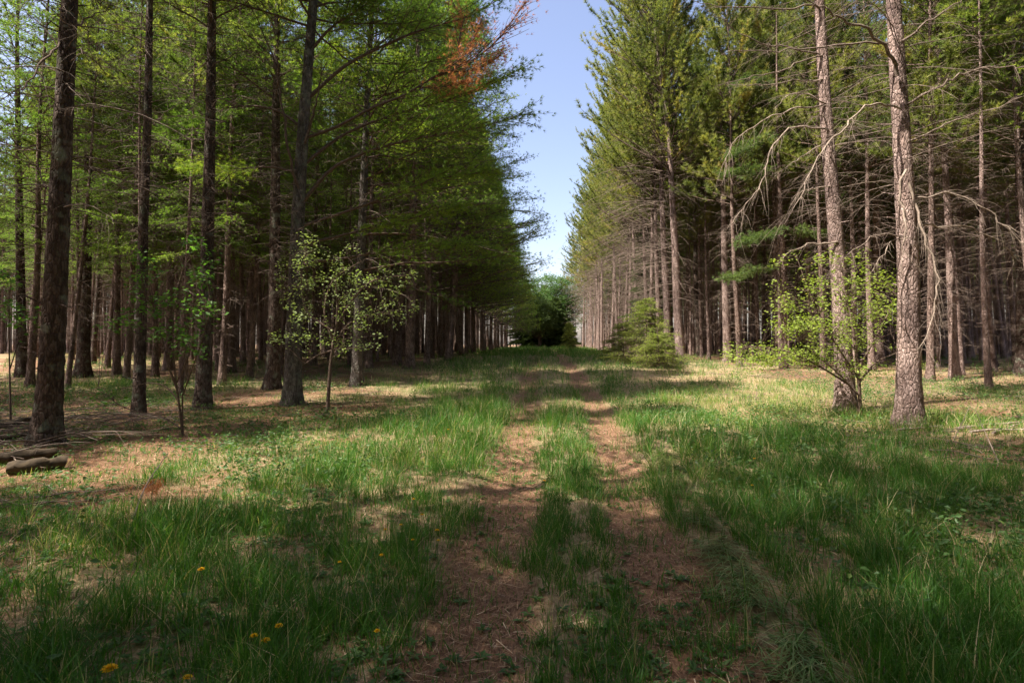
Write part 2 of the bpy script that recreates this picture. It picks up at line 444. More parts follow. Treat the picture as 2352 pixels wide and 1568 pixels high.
def trunk_geo(rng, H, r0, axis, rings=40, sides=9, rough=.0, flare=.42):
    g = Geo()
    h = np.linspace(0, 1, rings) ** 1.0 * H
    h = np.concatenate([[-.15], h])
    P = np.stack([axis(h)[0], axis(h)[1], h], 1)
    r = r0 * (1 - .88 * np.clip(h / H, 0, 1) ** .85) + r0 * flare * np.exp(-np.clip(h, 0, 99) / .30)
    rg = None
    if rough > 0:
        rg = 1 + rough * (rng.rand(1, len(h), sides) - .5) * 2
        lob = 1 + .10 * np.exp(-np.clip(h, 0, 99) / .3)[None, :, None] * np.cos(np.linspace(0, 2 * PI, sides, endpoint=False) * 4 + rng.rand() * 6)[None, None, :]
        rg = rg * lob
    tubes(g, P[None], r[None], sides, 0, rg)
    return g, (lambda hh: r0 * (1 - .88 * np.clip(hh / H, 0, 1) ** .85))

def wavy(rng, a=.05):
    p1, p2 = rng.rand(2) * 6; k = .35 + .3 * rng.rand(); lx, ly = rng.randn(2) * .008
    return lambda h: (a * (np.sin(k * h + p1) - math.sin(p1)) + lx * h, a * (np.sin(k * .8 * h + p2) - math.sin(p2)) + ly * h)

def make_pine(seed, kind='inner', H=18., r0=.165, lod=1, axis=None, live0=8.5, deadlo=1.2, side=0, bark='bark_inner',
              dead=True, rough=None, crown=True, dlen=1.5, dead_mat='dead_twig', spread=2.0, nmat_or=None):
    """returns {part: (Geo, [materials])}; side +1/-1: edge tree with long branches towards that x side"""
    rng = RNG(seed)
    nmat_ = nmat_or or SP[kind]['mat']
    axis = axis or wavy(rng)
    rings, sides = {0: (190, 22), 1: (40, 9), 2: (14, 6)}[lod]
    tg, rad = trunk_geo(rng, H, r0, axis, rings, sides, (.05 if lod == 0 else .05 if lod == 1 else 0) if rough is None else rough)
    # snapped stubs on the lower trunk
    if lod < 2:
        n = 26; hh = rng.uniform(.6, live0, n); ax = axis(hh); az = rng.rand(n) * 2 * PI; L = rng.uniform(.06, .28, n) + r0
        P = mains(rng, np.stack([ax[0], ax[1], hh], 1), az, rng.uniform(-.3, .5, n), L, np.zeros(n), 3, .02)
        tubes(tg, P, np.outer(rng.uniform(.008, .018, n), [1, .8, .5]), 4, 0)
    parts = {'trunk': (tg, [bark])}
    if dead:
        g = Geo(); hs = np.arange(deadlo, live0 + 1.6, .36 if lod < 2 else .6); N = len(hs) * (5 if lod < 2 else 3)
        hh = np.repeat(hs, N // len(hs)) + rng.uniform(-.1, .1, N); az = rng.rand(N) * 2 * PI
        L = dlen * (.35 + .9 * rng.rand(N)) * np.clip(.45 + .6 * hh / live0, .4, 1.1)
        if side:
            f = .5 + .5 * np.cos(az - (0 if side > 0 else PI)); L = L * (.6 + 1.3 * f)
        ax = axis(hh)
        P = mains(rng, np.stack([ax[0], ax[1], hh], 1), az, rng.uniform(-.15, .35, N), L, rng.uniform(-.45, .05, N), 6, .06)
        tubes(g, P, np.outer(.004 + L * .0038, [1, .85, .7, .55, .4, .2]) * (1 if lod < 2 else 1.5), 4 if lod == 0 else 3, 0)
        dead_twigs(g, rng, P, L, {0: 9, 1: 6, 2: 2}[lod], r={0: .003, 1: .0042, 2: .008}[lod], curl=.9)
        parts['dead_branches'] = (g, [dead_mat])
    if crown:
        g = Geo(); sp = SP[kind]
        step = (.45 if lod < 2 else .75) * (1.0 if side or kind == 'red' else 1.2)
        hs = np.arange(((3.5 if lod < 2 else 2.6) if kind == 'white' and side else live0), H - .25, step)
        per = 6 if side and lod < 2 else 5 if side else 4
        N = len(hs) * per
        hh = np.repeat(hs, per) + rng.uniform(-.15, .15, N)
        az = np.tile(np.arange(per) * 2 * PI / per, len(hs)) + np.repeat(rng.rand(len(hs)) * 6, per) + rng.randn(N) * .25
        rel = np.clip((hh - live0) / (H - live0), -1, 1)
        L = (spread * np.clip(1 - np.clip(rel, 0, 1), 0, 1) ** (.35 if kind == 'red' else .6) + .25) * (.75 + .45 * rng.rand(N))
        keep = hh > live0 - .2
        if side:
            f = np.clip(np.cos(az - (0 if side > 0 else PI)), 0, 1)
            if kind == 'white':
                env = 5.7 * np.clip(1 - (hh - 2.6) / (H - 2.4), .02, 1) ** .8 * (.82 + .25 * rng.rand(N))
                L = np.where(f > .25, L + (env - L) * f ** .7, L)
                keep = keep | ((f > .45) & (rng.rand(N) < .85))
            else:
                env = 5.1 * np.clip(1 - (hh - 6) / (H - 5.8), .02, 1) ** .28 * (.42 + .62 * rng.rand(N))
                L = np.where(f > .25, L + (env - L) * f ** .8, L)
                keep = keep | ((f > .4) & (hh > live0 - 2.5))
        if side: keep = keep & (vnoise(hh * 1.0 + seed * 7.7, az * 1.3, 1.1, seed % 17) > .30)
        hh, az, L = hh[keep], az[keep], L[keep]; rel = rel[keep]; N = len(L)
        el = np.radians(6 if kind in ('white', 'larch') else 22) + rel * .5 + rng.randn(N) * .08
        if side and kind == 'white': el = np.radians(11) + np.clip(rel, 0, 1) * .5 + rng.randn(N) * .15
        ax = axis(hh)
        P = mains(rng, np.stack([ax[0], ax[1], hh], 1), az, el, L, np.full(N, sp['bend']) + rng.randn(N) * (.07 if side else .03), 7)
        tubes(g, P, np.outer(.010 + L * .0075, [1, .88, .75, .62, .5, .35, .2]), 5 if lod == 0 else 3, 1)
        foliage(g, rng, P, L, sp, {0: 1.0, 1: 1.35, 2: 2.8}[lod], {0: 1.0, 1: .85, 2: .6}[lod])
        parts['crown'] = (g, [nmat_, 'twig'])
    return parts

def build_parts(parts, root):
    out = []
    for k, (g, ms) in parts.items():
        out.append(link(k, g.build(k, ms), root))
    return out

# ---------------------------------------------------------------- ground
def axis_grid(lims):
    out = []
    for a, b, s in lims: out.append(np.arange(a, b, s))
    return np.concatenate(out)
gx = axis_grid([(-400, -60, 20), (-60, -14, 1.2), (-14, -4, .25), (-4, 4, .1), (4, 14, .25), (14, 60, 1.2), (60, 401, 20)])
gy = axis_grid([(-200, -20, 20), (-20, 0, 1.), (0, 16, .12), (16, 40, .3), (40, 110, 1.2), (110, 621, 30)])
X, Y = np.meshgrid(gx, gy)
V = np.stack([X, Y, gz(X, Y)], -1).reshape(-1, 3)
nx, ny = len(gx), len(gy)
i = np.arange(ny - 1)[:, None] * nx + np.arange(nx - 1)[None, :]
F = np.stack([i, i + 1, i + nx + 1, i + nx], -1).reshape(-1, 4)
g = Geo(); g.add(V, F, 0, None, True)

def lush(x, y):
    """how much grass grows: verges and middle strip high, forest floor patchy"""
    t = track(x, y)
    c = np.interp(y, TY, (TLX + TRX) / 2)
    d = np.abs(x - c)
    wide = 2.6 * sstep(7, 11, y) * (1 - sstep(26, 34, y)) * (x > c)
    edge = 1 - sstep(3.6 - .8 * (x < c), 6.5 - 1.9 * (x < c) * (1 - sstep(12, 16, y)), d - wide + (vnoise(x, y, .5, 7) - .5) * 2.2)
    n = vnoise(x, y, .8, 8) * .6 + vnoise(x, y, 2.3, 9) * .4
    forest = sstep(.42, .68, n) * .5
    forest = forest * (1 - .75 * (x < -4.6) * sstep(4, 6, y) * (1 - sstep(12, 15, y)))
    m = edge * (.35 + .85 * sstep(.25, .65, n))
    m = np.maximum(m, forest)
    m = np.maximum(m, .8 * np.exp(-((x + 12.5) / 5) ** 2 - ((y - 18) / 1.6) ** 2) * (.5 + n))
    m = np.maximum(m, .7 * np.exp(-((x - 13) / 5) ** 2 - ((y - 17) / 2.2) ** 2) * (.5 + n))
    m = m * (1 + .5 * (x > 1.6) * (1 - sstep(8, 10, y)) * (1 - sstep(5, 7, x)))
    pale = sstep(2.6, 4.5, x) * sstep(11, 13, y) * (1 - sstep(20, 26, y))
    m = m * (1 - .35 * pale)
    return np.clip(m, 0, 1) * (1 - (.93 - .45 * sstep(.45, .8, vnoise(x, y, 2.1, 12)) - .45 * sstep(9, 13, y) * (x < c)) * t)
go = link("ground", g.build("ground", ['ground'], dict(track=track(X, Y).ravel(), lush=lush(X, Y).ravel())))
go["kind"] = "structure"

# ---------------------------------------------------------------- hero trees
taken = []      # (x, y, r) of tree feet

def hero_axis(pts, H, Yd=None, dY=0.0):
    b = ground_hit(*pts[0])
    Yb = b[1]
    W = [b] + [at(px, py, Yb + dY * k / max(1, len(pts) - 2)) for k, (px, py) in enumerate(pts[1:], 1)]
    W = np.array(W) - b
    h = W[:, 2]; xs = W[:, 0]; ys = W[:, 1]
    sl = (xs[-1] - xs[-2]) / (h[-1] - h[-2])
    h = np.append(h, [h[-1] + 4, max(H, h[-1] + 8)]); xs = np.append(xs, [xs[-1] + 4 * sl, xs[-1] + 5 * sl]); ys = np.append(ys, [ys[-1], ys[-1]])
    def smooth(hh, v):
        o = 0
        for d in (-.5, -.25, 0, .25, .5): o = o + np.interp(hh + d, h, v)
        return o / 5
    x0, y0 = smooth(0., xs), smooth(0., ys)
    return b, (lambda hh: (smooth(hh, xs) - x0 * np.exp(-np.abs(hh)), smooth(hh, ys) - y0 * np.exp(-np.abs(hh))))

def limb_path(pts, Y0, Y1, b):
    n = len(pts)
    W = np.array([at(px, py, Y0 + (Y1 - Y0) * k / (n - 1)) for k, (px, py) in enumerate(pts)]) - b
    # resample smoothly
    m = max(10, n * 3)
    d = np.concatenate([[0], np.cumsum(np.linalg.norm(np.diff(W, axis=0), axis=1))])
    s = np.linspace(0, d[-1], m)
    Q = np.stack([np.interp(s, d, W[:, c]) for c in range(3)], 1)
    for _ in range(2): Q[1:-1] = (Q[:-2] + 2 * Q[1:-1] + Q[2:]) / 4
    return Q, d[-1]

def add_limbs(b, limbs, seed, mats, root):
    """limbs: (pts, Y offset at foot, Y offset at end, thickness px at foot, material slot, twig count)"""
    rng = RNG(seed)
    for pts, y0, y1, th, ms, nt in limbs:
        g = Geo(); th = th * .56
        Q, L = limb_path(pts, b[1] + y0, b[1] + y1, b)
        Q[1:] += np.cumsum(rng.randn(len(Q) - 1, 3), 0) * .020; Q[1:-1] += rng.randn(len(Q) - 2, 3) * .014
        r0 = th * b[1] / FPX / 2
        r = r0 * np.linspace(1, .22, len(Q)) * (1 + .10 * rng.rand(len(Q)))
        tubes(g, Q[None], r[None], 7, ms)
        if nt: dead_twigs(g, rng, Q[None], np.array([L]), nt * 3 + 10, ms, .20, 4, .55, .0032)
        link("dead_limb", g.build("dead_limb", mats), root)

def hero(name, pts, wpx, H, seed, label, cat, kind='inner', live0=9., bark='bark_left', limbs=None, limb_mats=None, live_limbs=None,
         dlen=1.4, spread=2.0, deadlo=1.5, dead_mat='dead_twig', crown_side=0, group=None, lod=0, crown=True):
    b, ax = hero_axis(pts, H)
    r0 = wpx * b[1] / FPX / 2
    root = empty(name, b, label, cat, group)
    parts = make_pine(seed, kind, H, r0, lod, ax, live0, deadlo, crown_side, bark, True, None, crown, dlen, dead_mat, spread)
    build_parts(parts, root)
    if limbs:
        add_limbs(b, limbs, seed + 5, limb_mats or ['dead_twig', 'pale_dead'], root)
    taken.append((b[0], b[1], 1.3))
    return b, root

# left side
hero("red_pine", [(105, 1020), (118, 860), (135, 500), (152, 150), (160, 0)], 56, 18, 11,
     "thick scaly-barked pine trunk, the nearest on the left, beside the mossy logs", "pine tree", dlen=2.4, deadlo=3.6, live0=10.5, spread=1.3,
     limbs=[([(150, 90), (123, 120), (90, 165), (46, 218), (5, 236)], 0, -1.2, 10, 0, 5),
            ([(158, 66), (200, 35), (264, -5)], 0, .6, 9, 0, 3),
            ([(140, 235), (90, 226), (40, 222), (-20, 216)], 0, -.6, 7, 0, 6),
            ([(143, 225), (200, 240), (260, 246), (316, 262)], 0, 1.5, 6, 0, 6),
            ([(150, 180), (110, 150), (50, 118), (-20, 95)], 0, 1.0, 6, 0, 8),
            ([(132, 470), (90, 400), (40, 340), (-20, 300)], 0, 1.2, 6, 0, 8),
            ([(138, 330), (90, 300), (40, 280), (-20, 262)], 0, -.5, 6, 0, 8),
            ([(150, 130), (110, 60), (60, 20), (20, -20)], 0, 1.0, 6, 0, 8),
            ([(152, 100), (200, 130), (250, 175), (320, 250), (380, 300)], 0, 2.0, 5, 0, 8)],
     limb_mats=['twig', 'pale_dead'])
hero("red_pine", [(318, 955), (322, 800), (330, 500), (340, 250), (344, 0)], 27, 18, 12,
     "slim brown pine trunk with mottled lichen foot, second from the left among the near trunks", "pine tree", dlen=1.8, deadlo=4.5,
     limbs=[([(334, 330), (300, 330), (255, 336), (215, 345)], 0, .5, 5, 0, 6),
            ([(336, 250), (300, 268), (255, 300), (190, 300)], 0, -.6, 5, 0, 6),
            ([(343, 110), (315, 108), (280, 125), (262, 142)], 0, -.4, 4, 0, 4)], limb_mats=['twig', 'pale_dead'])
hero("red_pine", [(465, 940), (472, 780), (478, 500), (484, 250), (487, 0)], 36, 18.5, 13,
     "dark straight pine trunk standing right of the leafy many-stemmed shrub", "pine tree", dlen=1.8, deadlo=4.0,
     limbs=[([(486, 145), (530, 125), (570, 108), (612, 95)], 0, .8, 5, 0, 5),
            ([(484, 210), (530, 190), (580, 180), (612, 180)], 0, .5, 5, 0, 5),
            ([(484, 430), (520, 410), (556, 398)], 0, .3, 5, 0, 3)], limb_mats=['twig', 'pale_dead'])
hero("red_pine", [(625, 893), (630, 750), (632, 500), (634, 250), (638, 0)], 33, 18.5, 14,
     "brown pine trunk with a flared foot, close to the left of the big grey-barked pine", "pine tree", dlen=1.7, deadlo=3.0)
LW = []
bw, bwroot = hero("white_pine", [(671, 930), (676, 760), (684, 500), (694, 330), (706, 170), (720, 0)], 41, 19, 15,
     "big grey-barked pine on the left verge, green boughs sweeping over the track", "pine tree", kind='white', bark='bark_smooth', live0=9.5, spread=2.6,
     dlen=1.6, deadlo=2.5,
     limbs=[([(688, 440), (672, 400), (664, 330), (650, 240), (640, 150), (600, 60), (560, -10)], -.1, -.8, 12, 0, 6),
            ([(700, 330), (715, 290), (735, 240), (745, 190), (760, 150)], -.1, -.4, 12, 0, 4)],
     limb_mats=['twig', 'pale_dead'])

def boughs(b, root, specs, seed, spn='white', kw=1.0):
    """living boughs traced as centre lines; needle sprays grow on the outer part"""
    rng = RNG(seed)
    for pts, y0, y1, th, tlo, mat, kn in specs:
        g = Geo(); dn = mat == 'dead_needles'
        Q, L = limb_path(pts, b[1] + y0, b[1] + y1, b)
        m = 9; s = np.linspace(0, len(Q) - 1, m)
        P = np.stack([np.interp(s, np.arange(len(Q)), Q[:, c]) for c in range(3)], 1)
        r0 = th * b[1] / FPX / 2
        tubes(g, Q[None], (r0 * .8 * np.linspace(1, .12, len(Q)))[None], 7, 1)
        sp = dict(SP[spn]); sp['M'] = int(sp['M'] * 1.9 * kn); sp['subk'] = .24; sp['jit'] = .07; sp['K'], sp['k'] = (5, 8) if dn else (11, 13); sp['jit'] = .13 if dn else .09
        foliage(g, rng, P[None], np.array([L]), sp, kw, 1.0, 1, None, tlo)
        # short secondary twigs without needles nearer the trunk
        dead_twigs(g, rng, P[None], np.array([L]), 8, 1, .16, 3, .4, .005)
        link("bough", g.build("bough", [mat, 'twig']), root)

boughs(bw, bwroot, [
    ([(700, 318), (776, 292), (866, 240), (916, 228), (990, 180), (1080, 145), (1148, 92), (1175, 50), (1212, -5)], 0, .4, 10, .50, 'dead_needles', .9),
    ([(985, 182), (1030, 160), (1075, 120), (1100, 62)], .2, .1, 4, .15, 'dead_needles', .9),
    ([(1030, 165), (1080, 165), (1120, 150), (1150, 125)], .2, .6, 4, .15, 'dead_needles', .9),
    ([(960, 200), (1000, 205), (1050, 190), (1085, 185)], .2, .0, 4, .15, 'dead_needles', .8),
    ([(1060, 150), (1050, 100), (1065, 60), (1050, 20)], .3, .5, 4, .15, 'dead_needles', .8),
    ([(704, 230), (790, 150), (870, 110), (960, 70), (1080, 40), (1130, 10), (1200, -40)], 0, .8, 12, .3, 'white_pine', 1),
    ([(690, 470), (762, 380), (880, 335), (1020, 306), (1113, 292), (1190, 268), (1219, 258)], 0, 1.0, 12, .3, 'white_pine', 1.2),
    ([(696, 380), (780, 310), (880, 270), (990, 240), (1090, 215), (1200, 155)], 0, 1.6, 11, .35, 'white_pine', 1.2),
    ([(688, 520), (790, 488), (866, 460), (975, 418), (1060, 400), (1150, 395)], 0, 1.5, 10, .35, 'white_pine', 1.1),
    ([(686, 560), (760, 548), (860, 520), (960, 500), (1060, 470)], 0, 2.0, 9, .3, 'white_pine', 1.0),
    ([(684, 600), (760, 600), (860, 580), (980, 560), (1100, 560)], 0, 3.0, 9, .35, 'white_pine', 1.0),
    ([(700, 300), (640, 250), (560, 240), (470, 260), (390, 300)], 0, -.6, 9, .45, 'white_pine', .9),
    ([(694, 400), (620, 380), (540, 390), (440, 385)], 0, .3, 8, .4, 'white_pine', .9),
    ([(712, 120), (760, 60), (830, 20), (900, -40)], 0, .0, 10, .3, 'white_pine', 1),
], 77)

b6, r6 = hero("white_pine", [(820, 886), (822, 760), (832, 500), (843, 250), (855, 0)], 27, 19, 16,
     "grey-brown pine trunk with a dark foot, standing on the verge right of the pale-leaved sapling", "pine tree", kind='white', bark='bark_smooth',
     live0=8.5, crown_side=1, dlen=1.5, deadlo=2.5, lod=1)
hero("red_pine", [(940, 846), (945, 700), (950, 520), (955, 300)], 23, 19, 17,
     "reddish straight trunk in front of the thick-branched left edge, sunlit at its foot", "pine tree", kind='white', live0=8.5, crown_side=1, bark='bark_inner', lod=1, deadlo=2.5)
hero("red_pine", [(1030, 828), (1042, 700), (1052, 520)], 17, 19, 18,
     "slender leaning trunk at the forest edge left of the track, just before the bushy part", "pine tree", kind='white', live0=8.5, crown_side=1, bark='bark_inner', lod=1, deadlo=2.)
for (pts, w, sd_, lab) in [
    ([(190, 866), (198, 600), (205, 300)], 30, 21, "straight brown trunk just right of the nearest thick trunk, one row further back"),
    ([(268, 860), (270, 600), (273, 300)], 17, 22, "thin trunk with a pale lit streak between the two left near trunks"),
    ([(503, 850), (505, 600), (508, 300)], 15, 23, "left one of two pale sunlit trunks standing close together behind the left verge"),
    ([(531, 856), (532, 600), (537, 200)], 20, 24, "right one of two pale sunlit trunks, with snapped dead twigs at its foot"),
    ([(50, 866), (46, 600), (42, 330)], 24, 25, "dark trunk near the left edge of the picture, behind the nearest pine"),
    ([(388, 850), (392, 600), (396, 300)], 20, 26, "grey trunk behind the leaves of the many-stemmed shrub"),
    ([(848, 845), (850, 600), (858, 300)], 15, 27, "thin sunlit-footed trunk directly behind the dark-footed verge pine"),
    ([(578, 842), (580, 600), (582, 300)], 14, 28, "thin dark trunk between the pale pair and the flared-foot pine"),
    ([(912, 838), (918, 700), (935, 560)], 18, 29, "leaning short-looking trunk left of the reddish straight trunk"),
    ([(980, 838), (984, 700), (988, 500)], 14, 30, "thin pink trunk right of the reddish straight trunk")]:
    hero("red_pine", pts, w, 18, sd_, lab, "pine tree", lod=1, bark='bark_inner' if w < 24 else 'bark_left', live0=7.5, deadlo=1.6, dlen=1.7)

# right side
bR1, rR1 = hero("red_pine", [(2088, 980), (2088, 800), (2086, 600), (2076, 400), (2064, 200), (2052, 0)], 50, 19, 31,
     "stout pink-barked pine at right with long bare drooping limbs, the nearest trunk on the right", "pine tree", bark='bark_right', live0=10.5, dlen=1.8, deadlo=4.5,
     kind='red', spread=1.5,
     limbs=[([(2062, 175), (2052, 130), (2031, 95), (2002, 63), (1953, 42), (1915, 25), (1876, 2), (1850, -20)], -.2, -1.0, 15, 0, 3),
            ([(2040, 100), (1981, 97), (1897, 102), (1805, 109), (1700, 114), (1640, 125)], -.2, -.6, 9, 0, 8),
            ([(2062, 100), (2122, 56), (2157, 32), (2215, -5)], -.1, -.5, 11, 0, 5),
            ([(2080, 240), (2122, 211), (2175, 179), (2228, 155), (2277, 141), (2319, 130), (2370, 137)], -.1, -.8, 11, 0, 12),
            ([(2085, 325), (2157, 292), (2228, 260), (2298, 232), (2370, 205)], -.1, -.8, 8, 0, 12),
            ([(2070, 250), (2034, 234), (2002, 236), (1974, 250), (1925, 295), (1869, 359), (1848, 422), (1837, 461), (1805, 520)], -.2, -1.2, 9, 1, 10),
            ([(2082, 390), (2070, 410), (2066, 433), (2062, 482), (2055, 551), (2056, 621)], -.45, -.7, 9, 1, 4),
            ([(2088, 420), (2104, 471), (2122, 526), (2139, 628), (2150, 702), (2143, 772), (2111, 821)], -.3, -.8, 10, 1, 7),
            ([(2090, 455), (2157, 443), (2228, 461), (2277, 492), (2333, 538), (2370, 590)], 0, -.6, 7, 1, 9),
            ([(2092, 520), (2146, 510), (2234, 512), (2287, 533), (2322, 561), (2333, 600), (2328, 640)], 0, .5, 7, 1, 6),
            ([(2085, 545), (2062, 537), (2006, 540), (1953, 575), (1900, 621), (1851, 674)], -.2, -.6, 6, 0, 6),
            ([(2084, 545), (2040, 565), (2020, 600), (2006, 630)], -.25, -.5, 5, 1, 3),
            ([(2082, 330), (2150, 335), (2230, 370), (2275, 390)], 0, 1.0, 5, 0, 6),
            ([(2068, 175), (2010, 172), (1950, 205), (1910, 230)], 0, .6, 5, 0, 5)],
     limb_mats=['dead_twig', 'pale_dead'])
bR2, rR2 = hero("red_pine", [(1943, 943), (1936, 800), (1926, 620), (1912, 450), (1896, 250), (1882, 0)], 40, 19, 32,
     "pink-barked pine rising out of the yellow-green leafy bush on the right", "pine tree", bark='bark_right', live0=10.5, dlen=1.8, deadlo=4.5, kind='red', spread=1.5,
     limbs=[([(1884, 125), (1872, 123), (1823, 116), (1770, 109), (1735, 98), (1700, 76), (1640, 35)], -.1, -.5, 7, 0, 8),
            ([(1888, 128), (1869, 128), (1798, 151), (1742, 165), (1700, 174), (1650, 182)], -.1, -.4, 7, 0, 6),
            ([(1890, 182), (1872, 181), (1788, 183), (1700, 190), (1664, 193)], -.1, .2, 6, 1, 5),
            ([(1900, 240), (1883, 229), (1841, 218), (1805, 232), (1784, 262)], -.1, -.4, 6, 1, 5),
            ([(1900, 242), (1876, 239), (1805, 250), (1753, 274), (1700, 310), (1665, 350), (1650, 420)], -.1, -.5, 7, 1, 9),
            ([(1905, 300), (1883, 295), (1841, 290), (1805, 302), (1777, 341), (1756, 397), (1739, 436), (1700, 499), (1664, 530)], -.1, -.7, 8, 1, 12),
            ([(1882, 20), (1865, 16), (1770, 14), (1700, 16), (1590, -2)], -.1, -.4, 8, 0, 9),
            ([(1925, 558), (1907, 554), (1865, 558), (1830, 575), (1795, 610)], -.1, -.4, 7, 1, 4),
            ([(1898, 230), (1940, 200), (2000, 180)], 0, .2, 5, 0, 3),
            ([(1912, 425), (1870, 430), (1830, 445), (1815, 470)], -.1, -.3, 5, 1, 5),
            ([(1898, 330), (1860, 345), (1820, 380), (1790, 395)], -.1, -.2, 5, 1, 7)],
     limb_mats=['dead_twig', 'pale_dead'])
hero("red_pine", [(1563, 832), (1556, 720), (1552, 600), (1544, 450), (1538, 330), (1528, 250)], 21, 22.5, 33,
     "right one of the two pinkish trunks at the forest edge, bent low down", "pine tree", bark='bark_right', kind='red', crown_side=-1, live0=9.0, dlen=2.2, deadlo=3., lod=1, spread=3.2)
hero("red_pine", [(1534, 828), (1532, 700), (1526, 600), (1520, 450), (1516, 330)], 18, 21.5, 34,
     "left one of the pair of pinkish trunks at the forest edge, behind the hemlock bush", "pine tree", bark='bark_right', kind='red', crown_side=-1, live0=9.0, dlen=2.2, deadlo=3., lod=1, spread=3.2)
for (pts, w, sd_, lab, bk, lv) in [
    ([(1671, 832), (1664, 600), (1660, 400), (1655, 200)], 19, 35, "straight pinkish trunk midway between the pair at the edge and the leafy bush", 'bark_right', 11),
    ([(2193, 872), (2186, 700), (2178, 500), (2162, 250), (2150, 60)], 20, 36, "grey-pink trunk behind and to the right of the stout pine", 'bark_right', 9),
    ([(2282, 842), (2268, 700), (2252, 550), (2245, 300)], 15, 37, "thin dark leaning trunk near the right edge of the picture", 'bark_left', 9),
    ([(2352, 862), (2350, 700), (2346, 500), (2342, 300)], 30, 38, "dark trunk cut by the right edge of the picture", 'bark_left', 9),
    ([(1606, 818), (1600, 700), (1596, 550)], 12, 39, "very thin dark trunk just right of the pair at the forest edge", 'bark_left', 9),
    ([(2020, 838), (2018, 700), (2012, 500), (2004, 300)], 20, 40, "trunk standing in shade between the leafy bush and the stout pine", 'bark_inner', 9),
    ([(1790, 830), (1786, 700), (1780, 500)], 16, 41, "pink trunk left of the leafy bush, its foot hidden by leaves", 'bark_inner', 9),
    ([(2210, 830), (2206, 700), (2202, 500)], 13, 42, "slim sunlit trunk right of the grey-pink trunk", 'bark_inner', 9)]:
    hero("red_pine", pts, w, 19, sd_, lab, "pine tree", lod=1, bark=bk, live0=lv, deadlo=2.0, dlen=1.7, kind='red' if w > 25 else 'inner')

# ---------------------------------------------------------------- plantation rows
def proto_set(specs):
    out = []
    for kw in specs:
        parts = make_pine(**kw)
        out.append({k: (g.build(k, ms), g) for k, (g, ms) in parts.items()})
    return out

P_left_edge = proto_set([dict(seed=101 + i, kind='white', H=19, r0=.15, lod=1, live0=8.0, deadlo=1.5, side=1, bark='bark_inner') for i in range(3)])
P_left_far = proto_set([dict(seed=111 + i, kind='white', H=19, r0=.15, lod=2, live0=8.0, deadlo=2, side=1, bark='bark_inner') for i in range(2)])
P_right_edge = proto_set([dict(seed=121 + i, kind='red', H=21.5, r0=.16, lod=1, live0=9.0, deadlo=1.4, side=-1, bark='bark_right', dlen=2.0, spread=2.6) for i in range(3)])
P_right_far = proto_set([dict(seed=131 + i, kind='red', H=21, r0=.16, lod=2, live0=9.0, deadlo=1.4, side=-1, bark='bark_right', dlen=2.2) for i in range(2)])
P_left_in = proto_set([dict(seed=141 + i, kind='inner', H=17, r0=.115, lod=1, spread=1.85, nmat_or=('inner_pine', 'blue_pine', 'white_pine', 'inner_pine')[i], live0=(5.4, 6.4, 7.4)[i % 3], bark=('bark_inner', 'bark_left')[i % 2]) for i in range(4)]
                      + [dict(seed=150 + i, kind='larch', H=17, r0=.12, lod=1, live0=4.8, bark='bark_inner', spread=2.0) for i in range(2)]
                      + [dict(seed=155 + i, kind='inner', H=14.5, r0=.08, lod=1, live0=9.5, spread=.9, bark='bark_inner', dlen=1.0) for i in range(2)])
P_right_in = proto_set([dict(seed=161 + i, kind=('inner', 'red')[i % 2], H=18, r0=.12, lod=1, spread=1.9, nmat_or=('inner_pine', 'red_pine', 'blue_pine', 'red_pine')[i], live0=(7.2, 8.6, 7.8)[i % 3], bark=('bark_right', 'bark_inner')[i % 2]) for i in range(4)]
                       + [dict(seed=167 + i, kind='inner', H=15, r0=.085, lod=1, live0=10, spread=.9, bark='bark_right', dlen=1.0) for i in range(2)])
P_far = proto_set([dict(seed=171 + i, kind='inner', H=17.5, r0=.115, lod=2, spread=1.8, nmat_or=('inner_pine', 'blue_pine', 'white_pine')[i], live0=(5.2, 6.4, 7.2)[i % 3], bark=('bark_inner', 'bark_right')[i % 2]) for i in range(3)])

def visible(x, y, m=1.5):
    return y > 2 and (-.955 * y - m) < x < (.90 * y + m)
def free(x, y, d=1.5):
    return all((x - a) ** 2 + (y - b) ** 2 > max(d, r) ** 2 for a, b, r in taken)

n_ind = 0
far_stuff = []       # (proto, x, y, rz, s)
def place(name, protos, x, y, rng, label, group, rz=None, s=None):
    pr = protos[rng.randint(len(protos))]
    s = s or rng.uniform(.9, 1.08)
    r = empty(name, (x, y, float(gz(x, y)) - .05), label, "pine tree", group, rng.rand() * 6.28 if rz is None else rz)
    r.scale = (s, s, s)
    r.rotation_euler[0] = rng.randn() * .018; r.rotation_euler[1] = rng.randn() * .018
    for k, (me, _) in pr.items(): link(k, me, r)
    taken.append((x, y, 1.0))
    return r

rngp = RNG(5)
# edge rows beside the track
y = 27.5; i = 0
while y < 92:
    x = -5.8 + rngp.randn() * .25
    if free(x, y, 1.2):
        place("white_pine", P_left_edge if y < 50 else P_left_far, x, y, rngp, "green pine of the left forest edge, its boughs reaching over the track", "pines along the left edge of the track", rngp.randn() * .15)
    y += rngp.uniform(2.2, 3.2)
y = 30.5
while y < 92:
    x = 6.5 + rngp.randn() * .3
    if free(x, y, 1.2):
        place("red_pine", P_right_edge if y < 52 else P_right_far, x, y, rngp, "sunlit pine of the right forest edge with bare lower twigs", "pines along the right edge of the track", rngp.randn() * .2, rngp.uniform(.8, .99))
    y += rngp.uniform(2.2, 3.0)

